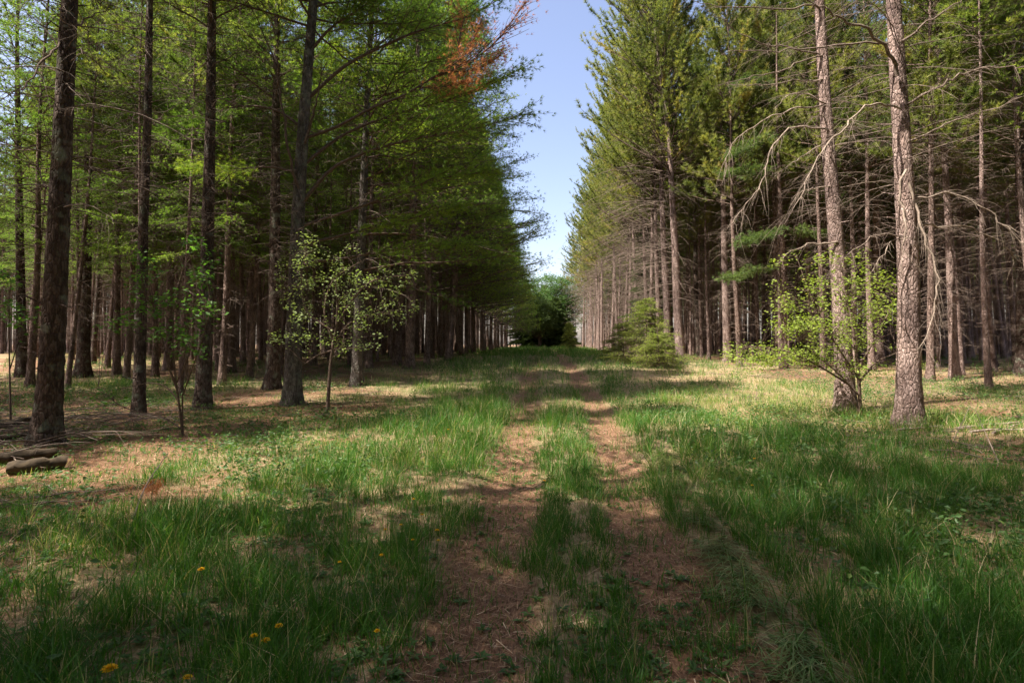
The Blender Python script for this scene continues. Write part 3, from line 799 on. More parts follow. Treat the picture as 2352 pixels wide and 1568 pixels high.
cands = []
for sgn, x0 in ((-1, -8.0), (1, 8.9)):
    for row in range(26):
        xr = x0 + sgn * 2.1 * row
        y = -24 + rngp.rand() * 2
        while y < 104:
            y += rngp.uniform(1.4, 2.2)
            x = xr + rngp.randn() * .22
            if rngp.rand() < .07: continue
            cands.append((math.hypot(x, y), sgn, row, x, y))
cands.sort()
n_l = n_r = 0
for d, sgn, row, x, y in cands:
    vis = visible(x, y, 0)
    if vis and y < 62 and abs(x) < 40:
        lim = 15.5 if sgn < 0 else 23
        if sgn > 0 and x > 12: lim = 17
        if y < lim or (sgn > 0 and row == 0 and y < 25): continue
        if sgn < 0 and row < 1 and y < 21: continue
        thin_ = y < 34 and rngp.rand() < .35
        if not free(x, y, 1.05): continue
        tot = n_l if sgn < 0 else n_r
        if tot < 135:
            if sgn < 0:
                near = P_left_in[6:] if (thin_ or rngp.rand() < .22) else P_left_in[4:6] if (y < 34 and rngp.rand() < .4) else P_left_in[:6]
                place("pine_tree", near if y < 46 else P_far, x, y, rngp, "slim pine in the dense rows inside the left plantation", "pines inside the left plantation", s=rngp.uniform(.88, 1.08)); n_l += 1
            else:
                place("pine_tree", (P_right_in[4:] if rngp.rand() < .3 else P_right_in[:4]) if y < 46 else P_far, x, y, rngp, "slim pine in the dense rows inside the right plantation", "pines inside the right plantation", s=rngp.uniform(.88, 1.08)); n_r += 1
            continue
    if vis and y < 15: continue
    if not vis and visible(x, y, 4.5) and y < 30 and y > 0: continue
    if y < 40 and not vis:      # outside the picture: shades the ground
        if abs(x) > 26: continue
        if -20 < x < -6.2 and 0.2 < y < 7.5 or -19 < x < -8 and 7 < y < 10.4 or -7 < x < -5 and y < 6: continue       # the gap that lets the sun onto the left verge
        if rngp.rand() < .2: continue
    if y > 40 and abs(x) > 14 and row % 2 and y > 70: continue
    far_stuff.append((rngp.randint(3), x, y, rngp.rand() * 6.28, rngp.uniform(.9, 1.1)))

P_shade = proto_set([dict(seed=180, kind='white', H=18, r0=.17, lod=2, live0=4.6, spread=3.0), dict(seed=181, kind='white', H=18, r0=.15, lod=2, live0=8.0, spread=3.0)])
FAR_MESH = []
P_thin = proto_set([dict(seed=190, kind='inner', H=15, r0=.085, lod=2, live0=9.5, spread=.9, dlen=1.0)])
for pr in P_far + P_shade + P_thin:       # one joined mesh of each kind of far pine, for the uncountable mass of the forest
    g = Geo(); mats = []
    for k, (me, gk) in pr.items():
        o_ = len(mats); mats += [m.name for m in me.materials]
        for V, F, m, t, sm in gk.c: g.c.append((V, F, m + o_, t, sm))
    byname = {M[k].name: k for k in M}
    FAR_MESH.append(bpy.data.objects.new("far_pine_shape", g.build("far_pine_shape", [byname[n] for n in mats])))
far_stuff += [(rngp.randint(3), sgn * (58 + rngp.rand() * 10), yy, rngp.rand() * 6, rngp.uniform(.9, 1.1)) for sgn in (-1, 1) for yy in np.arange(-5, 108, 1.0)]
far_stuff += [(rngp.randint(3), xx, 106 + rngp.rand() * 9, rngp.rand() * 6, rngp.uniform(.9, 1.1)) for xx in np.arange(-60, 61, .9) if abs(xx) > 5]
stuff_pts = [((3 if (abs(p[1]) < 20 and p[2] < 12) else (p[0], p[0], 5)[k % 3]),) + tuple(p[1:]) for k, p in enumerate(far_stuff)]

def forest_nodes(pts, idx_list):
    me = bpy.data.meshes.new("surrounding_pine_forest")
    me.vertices.add(len(pts))
    co = np.array([[p[1], p[2], float(gz(p[1], p[2])) - .05] for p in pts], np.float32)
    me.vertices.foreach_set("co", co.ravel())
    for nme, vals in (("turn", [p[3] for p in pts]), ("size", [p[4] for p in pts]), ("sort", [float(p[0]) for p in pts])):
        at_ = me.attributes.new(nme, 'FLOAT', 'POINT'); at_.data.foreach_set("value", np.array(vals, np.float32))
    me.update()
    ng = bpy.data.node_groups.new("forest", 'GeometryNodeTree')
    ng.interface.new_socket("Geometry", in_out='INPUT', socket_type='NodeSocketGeometry')
    ng.interface.new_socket("Geometry", in_out='OUTPUT', socket_type='NodeSocketGeometry')
    N = ng.nodes; Lk = ng.links
    gi = N.new("NodeGroupInput"); gout = N.new("NodeGroupOutput"); join = N.new("GeometryNodeJoinGeometry")
    def attr(n_):
        q = N.new("GeometryNodeInputNamedAttribute"); q.data_type = 'FLOAT'; q.inputs["Name"].default_value = n_; return q.outputs[0]
    turn, size, sort = attr("turn"), attr("size"), attr("sort")
    rot = N.new("ShaderNodeCombineXYZ"); Lk.new(turn, rot.inputs[2])
    for i_, ob in enumerate(FAR_MESH):
        cmp_ = N.new("FunctionNodeCompare"); cmp_.data_type = 'FLOAT'; cmp_.operation = 'EQUAL'
        Lk.new(sort, cmp_.inputs[0]); cmp_.inputs[1].default_value = float(i_); cmp_.inputs["Epsilon"].default_value = .1
        oi = N.new("GeometryNodeObjectInfo"); oi.inputs["Object"].default_value = ob
        ip = N.new("GeometryNodeInstanceOnPoints")
        Lk.new(gi.outputs[0], ip.inputs["Points"]); Lk.new(cmp_.outputs[0], ip.inputs["Selection"])
        Lk.new(oi.outputs["Geometry"], ip.inputs["Instance"]); Lk.new(rot.outputs[0], ip.inputs["Rotation"]); Lk.new(size, ip.inputs["Scale"])
        Lk.new(ip.outputs[0], join.inputs[0])
    Lk.new(join.outputs[0], gout.inputs[0])
    o = link("surrounding_pine_forest", me)
    md = o.modifiers.new("forest", 'NODES'); md.node_group = ng
    return o
# pines behind the camera that shade the foreground
for (x, y, s) in [(-5.7, 3.2, -1.2), (-13.2, 6.6, 1.0), (-15.2, 5.2, 1.0), (-14.8, 8.2, 1.0), (-5.6, .9, -1.3), (-5.4, -1.6, -1.3), (-6.3, -3.2, 1.0), (-3.2, -4.6, 1.0), (-3.8, -2.4, 1.05), (-1, -6, 1.0), (1.6, -6.2, 1.0), (4, -5.5, 1.0), (6.5, -5, 1.), (6.8, -1.5, 1.), (6.9, 2.5, 1.),
                  (-.5, -9, 1.0), (2.5, -9, 1.0), (-3, -8.2, 1.), (0, -12, 1.), (3, -12.5, 1.)] + [(x, 108 + 3 * (k % 3), 1.) for k, x in enumerate(np.arange(-60, 61, 2.2)) if abs(x - 0) > 4]:
    stuff_pts.append((4 if s < 0 else 3 if y < 40 else rngp.randint(3), x, y, rngp.rand() * 6, abs(s)))
fo = forest_nodes(stuff_pts, None)
fo["kind"] = "stuff"; fo["label"] = "far rows of pines filling the plantation on both sides of the track"; fo["category"] = "forest"
print("individual", len(taken), "far", len(far_stuff))

# ---------------------------------------------------------------- conifer saplings, end trees
def conifer(seed, H, W, lod=0, droop=-.15, nl=.05, dens=1.0):
    rng = RNG(seed); t = Geo(); c = Geo()
    s = np.linspace(0, 1, 8)
    tubes(t, np.stack([s * 0 + .02 * np.sin(s * 5), s * 0, s * H], 1)[None], (.02 + .012 * H * (1 - s))[None] * .8, 6, 0)
    hs = np.arange(.12 * H * .6, H * .98, .13 + .02 * H)
    per = 6; N = len(hs) * per
    hh = np.repeat(hs, per) + rng.randn(N) * .05; az = rng.rand(N) * 2 * PI
    L = (W * (1 - hh / H) ** .8 + .08) * (.55 + .65 * rng.rand(N))
    P = mains(rng, np.stack([0 * hh, 0 * hh, hh], 1), az, rng.uniform(-.05, .3, N), L, np.full(N, droop), 6, .05)
    tubes(c, P, np.outer(.004 + L * .006, [1, .85, .7, .55, .4, .2]), 3, 1)
    sp = dict(M=int(10 * dens) + 4, ang=.9, subk=.34, K=6, u0=.05, k=7, nl=nl, nw=nl * .28, spread=.8, jit=.03, up=-.1, bend=0)
    foliage(c, rng, P, L, sp, 1.0, 1.0, 1, None, .1)
    return t, c
def sapling(name, px, py, H, W, seed, mat, label, cat, nl=.05, dens=1.0, Yd=None, droop=-.15):
    if Yd is None: b = ground_hit(px, py)
    else:
        b = at(px, py, Yd); b[2] = float(gz(b[0], b[1]))
    root = empty(name, b, label, cat)
    t, c = conifer(seed, H, W, nl=nl, dens=dens, droop=droop)
    link("trunk", t.build("trunk", ['twig']), root)
    link("crown", c.build("crown", [mat, 'twig']), root)
    return root
sapling("hemlock_sapling", 1485, 838, 3.0, 2.1, 201, 'hemlock', "tallest yellow-green hemlock at the right forest edge, left of the pair of trunks", "conifer")
sapling("hemlock_sapling", 1432, 826, 2.0, 1.4, 202, 'hemlock', "low spreading hemlock bush at the front left of the tallest one", "conifer")
sapling("hemlock_sapling", 1513, 846, 1.6, 1.2, 203, 'hemlock', "short bushy hemlock in the grass at the foot of the pair of trunks", "conifer")
sapling("spruce_sapling", 1308, 798, 3.0, 1.2, 204, 'hemlock', "small pointed young spruce far down the track on its right side", "conifer", Yd=62)
sapling("spruce_tree", 1492, 800, 9.0, 2.0, 205, 'spruce', "dark narrow spruce inside the right forest edge behind the hemlocks", "conifer", Yd=38, nl=.09, dens=1.6)
sapling("spruce_tree", 1277, 797, 8.5, 3.2, 206, 'spruce', "broad dark spruce closing the far end of the track, right of the forked tree", "conifer", Yd=95, nl=.22, dens=1.5)
sapling("spruce_tree", 1205, 797, 12.0, 3.6, 207, 'spruce', "dark spruce at the far end of the track, under the left forest edge", "conifer", Yd=98, nl=.22, dens=1.5)

def leaves(geo, rng, P, size, mat=0, k=1, flat=.6, tone=None):
    """k folded leaves round every point"""
    N = len(P) * k; Pk = np.repeat(P, k, 0) + rng.randn(N, 3) * size * .9
    a = rng.rand(N) * 2 * PI
    d = nrm(np.stack([np.cos(a), np.sin(a), rng.randn(N) * .35 - .1], 1))
    upv = nrm(np.array([0, 0, 1.]) * flat + rng.randn(N, 3) * (1 - flat))
    s = nrm(np.cross(d, upv)); n_ = np.cross(s, d)
    l = size * (.45 + 1.0 * rng.rand(N, 1)); w = l * .30
    V = np.stack([Pk, Pk + d * l * .45 + s * w + n_ * l * .10, Pk + d * l, Pk + d * l * .45 - s * w + n_ * l * .10], 1)
    F = np.array([[0, 1, 2], [0, 2, 3]])[None] + np.arange(N)[:, None, None] * 4
    t = np.repeat(rng.rand(len(P)) * .6, k) + rng.rand(N) * .4 if tone is None else np.full(N, tone)
    geo.add(V.reshape(-1, 3), F.reshape(-1, 3), mat, np.repeat(t, 4))

def shrub(name, px, py, stems, tips, seed, leaf, mat, label, cat, stem_r=.03, k=3, near=.10, bark='twig', nleaf=9, depth=.8):
    """stems: list of pixel polylines from the foot; tips: list of (px, py, spread px, count)"""
    rng = RNG(seed); b = ground_hit(px, py); root = empty(name, b, label, cat)
    sg = Geo(); nodes = []
    for j, st in enumerate(stems):
        Q, L = limb_path(st, b[1], b[1] + rng.uniform(-.3, .3) * (j > 0), b)
        if j == 0 or True: Q[0] = (0, 0, 0) if abs(Q[0][2]) < .6 and j < 3 else Q[0]
        tubes(sg, Q[None], (stem_r * (1 if j == 0 else .6) * np.linspace(1, .3, len(Q)))[None], 7, 0)
        nodes += list(Q[len(Q) // 3:])
    nodes = np.array(nodes)
    lg = Geo(); allp = []
    for (tx, ty, sx, sy, cnt) in tips:
        for _ in range(cnt):
            q = np.clip(rng.randn(2), -1.6, 1.6) * .8
            p = at(tx + q[0] * sx, ty + q[1] * sy, b[1] + rng.randn() * depth * .5) - b
            j = np.argmin(np.linalg.norm(nodes - p, axis=1) + np.maximum(0, nodes[:, 2] - p[2] + .1) * 1.5)
            s_ = nodes[j]; mid = (s_ + p) / 2 + rng.randn(3) * .06 + np.array([0, 0, .05])
            u = np.linspace(0, 1, 7)[:, None]
            path = (1 - u) ** 2 * s_ + 2 * u * (1 - u) * mid + u ** 2 * p
            path[1:-1] += rng.randn(5, 3) * .015
            tubes(sg, path[None], (np.linspace(.007, .002, 7))[None], 3, 0)
            uu = 1 - .6 * rng.rand(nleaf) ** 1.6; x = uu * 6; i_ = np.minimum(x.astype(int), 5); f = (x - i_)[:, None]
            cl_ = rng.rand(nleaf) < .72; q_ = path[i_] * (1 - f) + path[i_ + 1] * f; q_[cl_] = path[-1]; allp.append(q_ + rng.randn(nleaf, 3) * near * .42)
    leaves(lg, rng, np.concatenate(allp), leaf, 0, k)
    link("branches", sg.build("branches", [bark]), root)
    link("foliage", lg.build("foliage", [mat]), root)
    return root

shrub("crab_apple_sapling", 752, 950, [[(752, 950), (757, 860), (762, 805), (772, 760), (776, 700), (770, 640)], [(762, 805), (730, 815), (700, 835)],
      [(770, 750), (800, 700), (850, 640), (940, 632)], [(765, 780), (740, 720), (760, 640), (830, 600)], [(765, 790), (800, 740), (860, 720)], [(765, 760), (700, 720), (690, 640), (700, 590)]],
      [(770, 690, 95, 60, 40), (710, 610, 50, 35, 16), (870, 700, 65, 40, 24), (690, 740, 50, 30, 16), (860, 640, 70, 14, 20), (760, 600, 50, 25, 8), (790, 790, 70, 18, 16), (700, 570, 18, 24, 9)],
      301, .062, 'leaf_pale', "small crooked sapling with pale spring leaves on the left verge", "sapling", .045, 2, .10, nleaf=9)
shrub("beech_sapling", 1976, 960, [[(1976, 960), (1974, 880), (1966, 800), (1950, 700), (1930, 600)], [(1974, 900), (1900, 850), (1800, 800), (1720, 795)], [(1970, 850), (2020, 760), (2060, 680)],
      [(1972, 870), (1900, 760), (1850, 650), (1830, 590)], [(1975, 910), (1930, 860), (1880, 820), (1840, 790)], [(1972, 880), (2010, 830), (2060, 810)]],
      [(1930, 690, 95, 20, 34), (1940, 745, 100, 16, 32), (1880, 600, 80, 18, 24), (1860, 655, 80, 14, 24), (1790, 812, 90, 14, 50), (1960, 790, 80, 14, 26), (2010, 650, 40, 20, 24), (2020, 715, 40, 16, 22), (1850, 745, 60, 12, 40), (1990, 850, 50, 16, 22), (1730, 835, 35, 12, 22), (1850, 820, 50, 12, 34), (1800, 705, 22, 12, 10)],
      302, .055, 'leaf_yellow', "yellow-green leafy bush around the foot of a pink-barked pine", "bush", .04, 2, .12, nleaf=9, depth=1.3)
shrub("maple_shrub", 420, 1000, [[(420, 1000), (412, 930), (402, 870), (400, 820), (395, 720)], [(412, 930), (440, 850), (465, 780), (480, 720)], [(408, 900), (385, 840), (370, 760), (350, 700)],
      [(410, 920), (380, 882), (340, 878), (290, 890), (240, 900)], [(418, 985), (370, 952), (320, 948), (270, 930), (225, 888)], [(405, 880), (430, 830), (445, 770)], [(404, 880), (380, 830), (420, 770)]],
      [(400, 690, 34, 10, 14), (330, 700, 30, 12, 10), (440, 640, 30, 14, 10), (470, 720, 22, 12, 10), (410, 770, 40, 9, 12), (270, 745, 30, 12, 8), (345, 600, 22, 14, 8), (430, 560, 22, 16, 7), (350, 760, 25, 8, 8), (440, 805, 22, 8, 7), (310, 650, 20, 12, 6), (238, 905, 22, 12, 5), (480, 600, 14, 12, 4)],
      303, .07, 'leaf_green', "dark many-stemmed shrub with fresh green leaves left of the dark straight trunk", "shrub", .022, 2, .12, nleaf=7)
shrub("maple_shrub", 25, 985, [[(25, 985), (22, 850), (20, 750), (24, 640)], [(22, 850), (50, 760), (60, 700)]],
      [(20, 630, 25, 20, 9), (45, 735, 28, 14, 10), (10, 700, 20, 14, 7)], 304, .07, 'leaf_green', "green leafy shrub cut by the left edge of the picture", "shrub", .018, 2, .12, nleaf=7)
shrub("maple_shrub", 500, 860, [[(500, 860), (498, 760), (495, 700)], [(500, 800), (485, 740), (470, 690)]],
      [(495, 700, 16, 24, 16)], 305, .08, 'leaf_yellow', "little bright yellow-green shrub just behind the dark straight trunk", "shrub", .015, 2, .1, nleaf=6)
shrub("undergrowth_bush", 2130, 850, [[(2130, 850), (2128, 800)]], [(2130, 830, 18, 10, 8)], 306, .07, 'leaf_yellow', "tiny leafy sprig right of the stout pine", "shrub", .01, 2, .1, nleaf=6)

# broad tree at the far end
def far_tree(px, Yd, H, W, seed, label, mat):
    rng = RNG(seed); b = at(px, 797, Yd); b[2] = float(gz(b[0], b[1]))
    root = empty("broadleaf_tree", b, label, "tree")
    sg = Geo(); lg = Geo()
    s = np.linspace(0, 1, 8)
    for q in (-.5, .6):
        tubes(sg, np.stack([q * s * s * W * .4, 0 * s, s * H * .7], 1)[None], (.30 * (1 - .7 * s))[None], 8, 0)
    c = np.clip(rng.randn(240, 3), -1.7, 1.7) * .36 * np.array([W, W, H * .55]) + np.array([0, 0, H * .60])
    c[:, 2] = np.maximum(c[:, 2], H * .16)
    st = np.stack([rng.randn(240) * .2, rng.randn(240) * .2, c[:, 2] * .6], 1)
    P = st[:, None] + (c - st)[:, None] * np.linspace(0, 1, 5)[None, :, None]
    tubes(sg, P, np.tile(np.linspace(.05, .015, 5), (240, 1)), 3, 0)
    pts = (c[:, None] + rng.randn(240, 44, 3) * np.array([.5, .5, .25])).reshape(-1, 3)
    leaves(lg, rng, pts, .22, 0, 2)
    link("trunk", sg.build("trunk", ['twig']), root); link("crown", lg.build("crown", [mat]), root)
far_tree(1240, 93, 8.0, 3.2, 401, "dark forked tree at the far end of the track", 'spruce')
far_tree(1255, 104, 13.5, 5.5, 402, "tall pale-green leafy tree beyond the far end of the track", 'weeds')
far_tree(1222, 97, 12.0, 4.5, 403, "leafy tree at the far end, left of the forked one", 'weeds')
far_tree(1296, 100, 12.5, 4.5, 404, "leafy tree at the far end, right of the broad spruce", 'weeds')
sapling("young_spruce", 1216, 797, 5.0, 3.0, 211, 'spruce', "low dark spruce at the far end, left of the forked tree's foot", "conifer", Yd=96, nl=.22, dens=1.5)
sapling("young_spruce", 1262, 797, 4.5, 3.0, 212, 'spruce', "low dark spruce filling the middle of the far end of the track", "conifer", Yd=97, nl=.22, dens=1.5)
sapling("young_spruce", 1300, 797, 5.0, 3.0, 213, 'spruce', "low dark spruce at the far end, right of the broad spruce", "conifer", Yd=96, nl=.22, dens=1.5)
sapling("spruce_tree", 1252, 797, 12.0, 3.2, 208, 'spruce', "tall dark spruce in the middle of the far end of the track", "conifer", Yd=108, nl=.25, dens=1.5)

# feathery boughs of a young white pine in the right forest
bb = at(1800, 800, 24.); bb[2] = float(gz(bb[0], bb[1]))
wr = empty("white_pine", bb, "young pine with soft blue-green boughs hanging low, left of the leafy bush", "pine tree")
tg, _ = trunk_geo(RNG(9), 15, .14, wavy(RNG(9), .04), 40, 9, .05)
link("trunk", tg.build("trunk", ['bark_inner']), wr)
def w2(px, py): return (px, py)
boughs(bb, wr, [
    ([(1800, 300), (1760, 320), (1700, 345), (1680, 360)], 0, -1, 6, .25, 'blue_pine', .8),
    ([(1798, 420), (1760, 400), (1700, 390), (1670, 400)], 0, -1, 6, .25, 'blue_pine', .9),
    ([(1800, 520), (1780, 535), (1740, 545), (1710, 556)], 0, -1.5, 6, .2, 'blue_pine', 1.0),
    ([(1800, 520), (1830, 530), (1860, 535), (1890, 540)], 0, -.5, 6, .2, 'blue_pine', .8),
    ([(1800, 600), (1760, 615), (1710, 632), (1672, 640)], 0, -1.5, 6, .25, 'blue_pine', .8),
    ([(1800, 250), (1850, 235), (1900, 225), (1960, 250)], 0, 1, 6, .25, 'blue_pine', .9),
    ([(1800, 200), (1760, 190), (1720, 180), (1690, 200)], 0, 0, 6, .2, 'blue_pine', .9),
    ([(1800, 440), (1850, 445), (1900, 460), (1950, 470)], 0, 1.5, 6, .2, 'blue_pine', .8),
    ([(1800, 140), (1830, 110), (1860, 90), (1900, 60)], 0, 1, 6, .2, 'blue_pine', .9)], 78, kw=1.6)

# ---------------------------------------------------------------- fallen wood
def stick(name, pts, r, label, cat, seed, mat='dead_twig', group=None, lift=.03, sides=8, twigs=0, cap=2, end='logend', taper=.4):
    rng = RNG(seed)
    W = np.array([ground_hit(*p) for p in pts])
    W[:, 2] = [float(gz(w[0], w[1])) + lift for w in W]
    b = W[0].copy()
    root = empty(name, b, label, cat, group) if False else None
    d = np.concatenate([[0], np.cumsum(np.linalg.norm(np.diff(W, axis=0), axis=1))])
    s = np.linspace(0, d[-1], max(8, int(d[-1] / .12)))
    Q = np.stack([np.interp(s, d, W[:, c]) for c in range(3)], 1) - b
    Q[1:-1] += rng.randn(len(Q) - 2, 3) * r * .15
    g = Geo()
    rg = 1 + .34 * (rng.rand(1, len(Q), sides) - .5)
    tubes(g, Q[None], (r * np.linspace(1, taper, len(Q)))[None], sides, 0, rg, cap=cap)
    if twigs: dead_twigs(g, rng, Q[None], np.array([d[-1]]), twigs, 0, .25, 3, .1, .004)
    o = link(name, g.build(name, [mat, end])); o.location = b
    o["label"] = label; o["category"] = cat
    if group: o["group"] = group
    return o
G1 = "fallen logs at the left"
stick("log", [(20, 1092), (80, 1084), (150, 1076)], .085, "nearest thick dark rotten log at the left, its cut end towards the track", "log", 501, 'log', G1, .07, 14, taper=.9)
stick("log", [(-40, 1072), (60, 1060), (130, 1050)], .08, "dark rotten log lying just behind the nearest one", "log", 502, 'log', G1, .06, 14, taper=.9)
stick("log", [(-30, 1000), (40, 985), (84, 972)], .06, "slender fallen pole pointing at the foot of the nearest left pine", "log", 503, 'log', G1, .12, 10, taper=.8)
stick("log", [(-30, 1025), (40, 1012), (80, 1004)], .06, "slender fallen pole just in front of the parallel one at the left pine", "log", 504, 'log', G1, .06, 10, taper=.8)
G2 = "fallen branches on the right forest floor"
for k, (pts, r, lab) in enumerate([
    ([(2060, 994), (2110, 990), (2165, 984)], .022, "straight pale stick lying at the foot of the stout pine"),
    ([(2200, 992), (2270, 984), (2360, 976)], .03, "longest pale branch of the brush heap at the right edge"),
    ([(2210, 975), (2280, 972), (2350, 962)], .02, "thin branch at the back of the brush heap at the right edge"),
    ([(2230, 1000), (2300, 992), (2370, 996)], .025, "front branch of the brush heap at the right edge"),
    ([(2215, 985), (2250, 968), (2300, 960)], .015, "slanting twiggy branch over the brush heap at the right edge"),
    ([(2280, 1001), (2330, 984), (2370, 968)], .02, "branch crossing the front of the brush heap at the right edge"),
    ([(2170, 838), (2230, 836), (2300, 840)], .05, "dark fallen pole in the shade behind the grey-pink trunk"),
    ([(1930, 968), (1990, 975), (2040, 970)], .012, "thin stick between the leafy bush and the stout pine")]):
    stick("fallen_branch", pts, r, lab, "branch", 510 + k, 'pale_dead' if k < 6 else 'dead_twig', G2, r + .03, 7, 5 if k in (1, 3, 4, 5) else 2)
def lean_stick(pts, Y0, Y1, r, lab, seed, mat='dead_twig', tw=3):
    g = Geo(); b = ground_hit(*pts[0]); rng = RNG(seed)
    Q, L = limb_path(pts, b[1], b[1] + (Y1 - Y0), b)
    tubes(g, Q[None], (r * np.linspace(1, .35, len(Q)))[None], 6, 0)
    if tw: dead_twigs(g, rng, Q[None], np.array([L]), tw, 0, .2, 3, .2, .003)
    o = link("fallen_branch", g.build("fallen_branch", [mat])); o.location = b
    o["label"] = lab; o["category"] = "branch"
lean_stick([(305, 1192), (335, 1110), (386, 1040)], 0, .7, .009, "thin grey stick leaning up out of the leaves below the left shrub", 531)
lean_stick([(2298, 1070), (2275, 1020), (2240, 940)], 0, .8, .008, "thin leaning stick in front of the brush heap at the right", 532, 'pale_dead')
lean_stick([(2190, 1010), (2215, 960), (2228, 930)], 0, .4, .008, "short slanted dead stem right of the stout pine", 533, 'dead_twig', 1)
lean_stick([(1735, 925), (1738, 900), (1738, 880)], 0, .1, .008, "short upright dead stalk in the sunlit grass at right", 534, 'dead_twig', 1)

# brown needle clump
bn = ground_hit(348, 1150); gN = Geo(); rN = RNG(540)
P = np.zeros((40, 3)) + rN.randn(40, 3) * np.array([.05, .04, .03]) + np.array([0, 0, .14]); D = nrm(rN.randn(40, 3) * .4 + np.array([0, 0, -1]))
needles(gN, rN, P, D, 8, .11, .003, .45)
gS = Geo(); tubes(gS, np.array([[[0, 0, .02], [.01, 0, .16], [.0, 0, .26]]]), np.array([[.005, .004, .003]]), 5, 0)
o = empty("dead_pine_sprig", bn, "rust-brown sprig of dead pine needles on the sunny left verge", "twig")
link("needles", gN.build("needles", ['dead_needles']), o); link("stem", gS.build("stem", ['pale_dead']), o)

# ---------------------------------------------------------------- dandelions
DANDY = [(252, 1535, 1.5, "large open dandelion in the bottom left corner"), (430, 1555, .85, "dandelion at the bottom edge, right of the large one"),
 (462, 1308, .9, "single dandelion above the large one at the lower left"), (583, 1460, .8, "left dandelion of the close trio at the lower left"),
 (610, 1470, .9, "lowest dandelion of the close trio at the lower left"), (640, 1437, .9, "topmost dandelion of the close trio at the lower left"),
 (866, 1449, .6, "dandelion at the left border of the bare left wheel track"), (876, 1275, .6, "dandelion below the scattered patch left of the track"),
 (885, 1216, .5, "left dandelion in the patch left of the track"), (950, 1146, .6, "topmost dandelion of the patch left of the track"),
 (969, 1182, .6, "dandelion just under the topmost one of the patch"), (1004, 1218, .75, "rightmost and brightest dandelion of the patch beside the left wheel track"),
 (1007, 1240, .5, "dandelion right below the brightest one of the patch"), (948, 1239, .5, "lower middle dandelion of the patch left of the track"),
 (921, 1205, .5, "small dandelion in the middle of the patch left of the track"), (1250, 1104, .75, "single dandelion on the grass strip between the wheel tracks"),
 (1733, 1053, .7, "upper dandelion in the dark grass on the right"), (1728, 1114, .7, "lower dandelion in the dark grass on the right"),
 (1270, 884, .9, "far dandelion on the middle strip"), (1030, 986, .9, "dandelion in the sunny grass left of the track"), (1076, 990, .8, "dandelion right beside the one in the sunny grass"),
 (780, 1290, .5, "faint half-hidden dandelion in the long grass left of the patch"), (1155, 905, .9, "far dandelion in the shaded grass left of the left wheel track")]
def dandelion(px, py, s, label, seed):
    rng = RNG(seed)
    hgt = .16 + .05 * rng.rand()
    # the head is hgt above the ground
    d = ray(px, py); t = .5
    while True:
        p = np.array([0, 0, EYE]) + d * t
        if p[2] - hgt <= float(gz(p[0], p[1])): break
        t += .01
    b = np.array([p[0], p[1], float(gz(p[0], p[1]))])
    root = empty("dandelion", b, label, "flower", "dandelions in the grass")
    g1 = Geo(); u = np.linspace(0, 1, 6); lx, ly = rng.randn(2) * .012
    Q = np.stack([lx * (u * u - 1), ly * (u * u - 1), u * hgt], 1)
    tubes(g1, Q[None], np.full((1, 6), .0022), 6, 0)
    tubes(g1, np.array([[[0, 0, hgt - .012], [0, 0, hgt - .004], [0, 0, hgt + .002]]]), np.array([[.003, .007, .008]]) * s, 8, 0)
    link("stem", g1.build("stem", ['stem']), root)
    g2 = Geo(); R = .017 * s + .004
    for lay, (n, el, rr) in enumerate([(26, .05, 1.), (24, .35, .85), (20, .7, .65), (16, 1.1, .5)]):
        a = np.arange(n) * 2 * PI / n + rng.rand(n) * .2 + lay
        e = el + rng.randn(n) * .08
        d_ = np.stack([np.cos(a) * np.cos(e), np.sin(a) * np.cos(e), np.sin(e)], 1); sd_ = np.stack([-np.sin(a), np.cos(a), 0 * a], 1)
        l = (R * rr * (.85 + .3 * rng.rand(n)))[:, None]; w = .0028 * s
        o_ = np.array([0, 0, hgt])
        V = np.stack([o_ + sd_ * w * .5 + 0 * d_, o_ + d_ * l * .6 + sd_ * w, o_ + d_ * l + sd_ * w * .6, o_ + d_ * l - sd_ * w * .6, o_ + d_ * l * .6 - sd_ * w], 1)
        F = np.arange(n * 5).reshape(-1, 5)
        g2.add(V.reshape(-1, 3), F, 0, np.repeat(rng.rand(n), 5))
    link("flower_head", g2.build("flower_head", ['petal']), root)
for k, (px, py, s, lab) in enumerate(DANDY): dandelion(px, py, s, lab, 600 + k)

# ---------------------------------------------------------------- grass, weeds, litter
def scatter(rng, n, y0, y1, pw=1.0, mx=.95):
    """random feet in the wedge the picture can see; more of them near"""
    u = rng.rand(n)
    if pw == 0: y = np.exp(np.log(y0) + u * (np.log(y1) - np.log(y0)))
    else: y = (y0 ** pw + u * (y1 ** pw - y0 ** pw)) ** (1 / pw)
    x = (rng.rand(n) * 2 - 1) * (mx * y + 1.0)
    return x, y

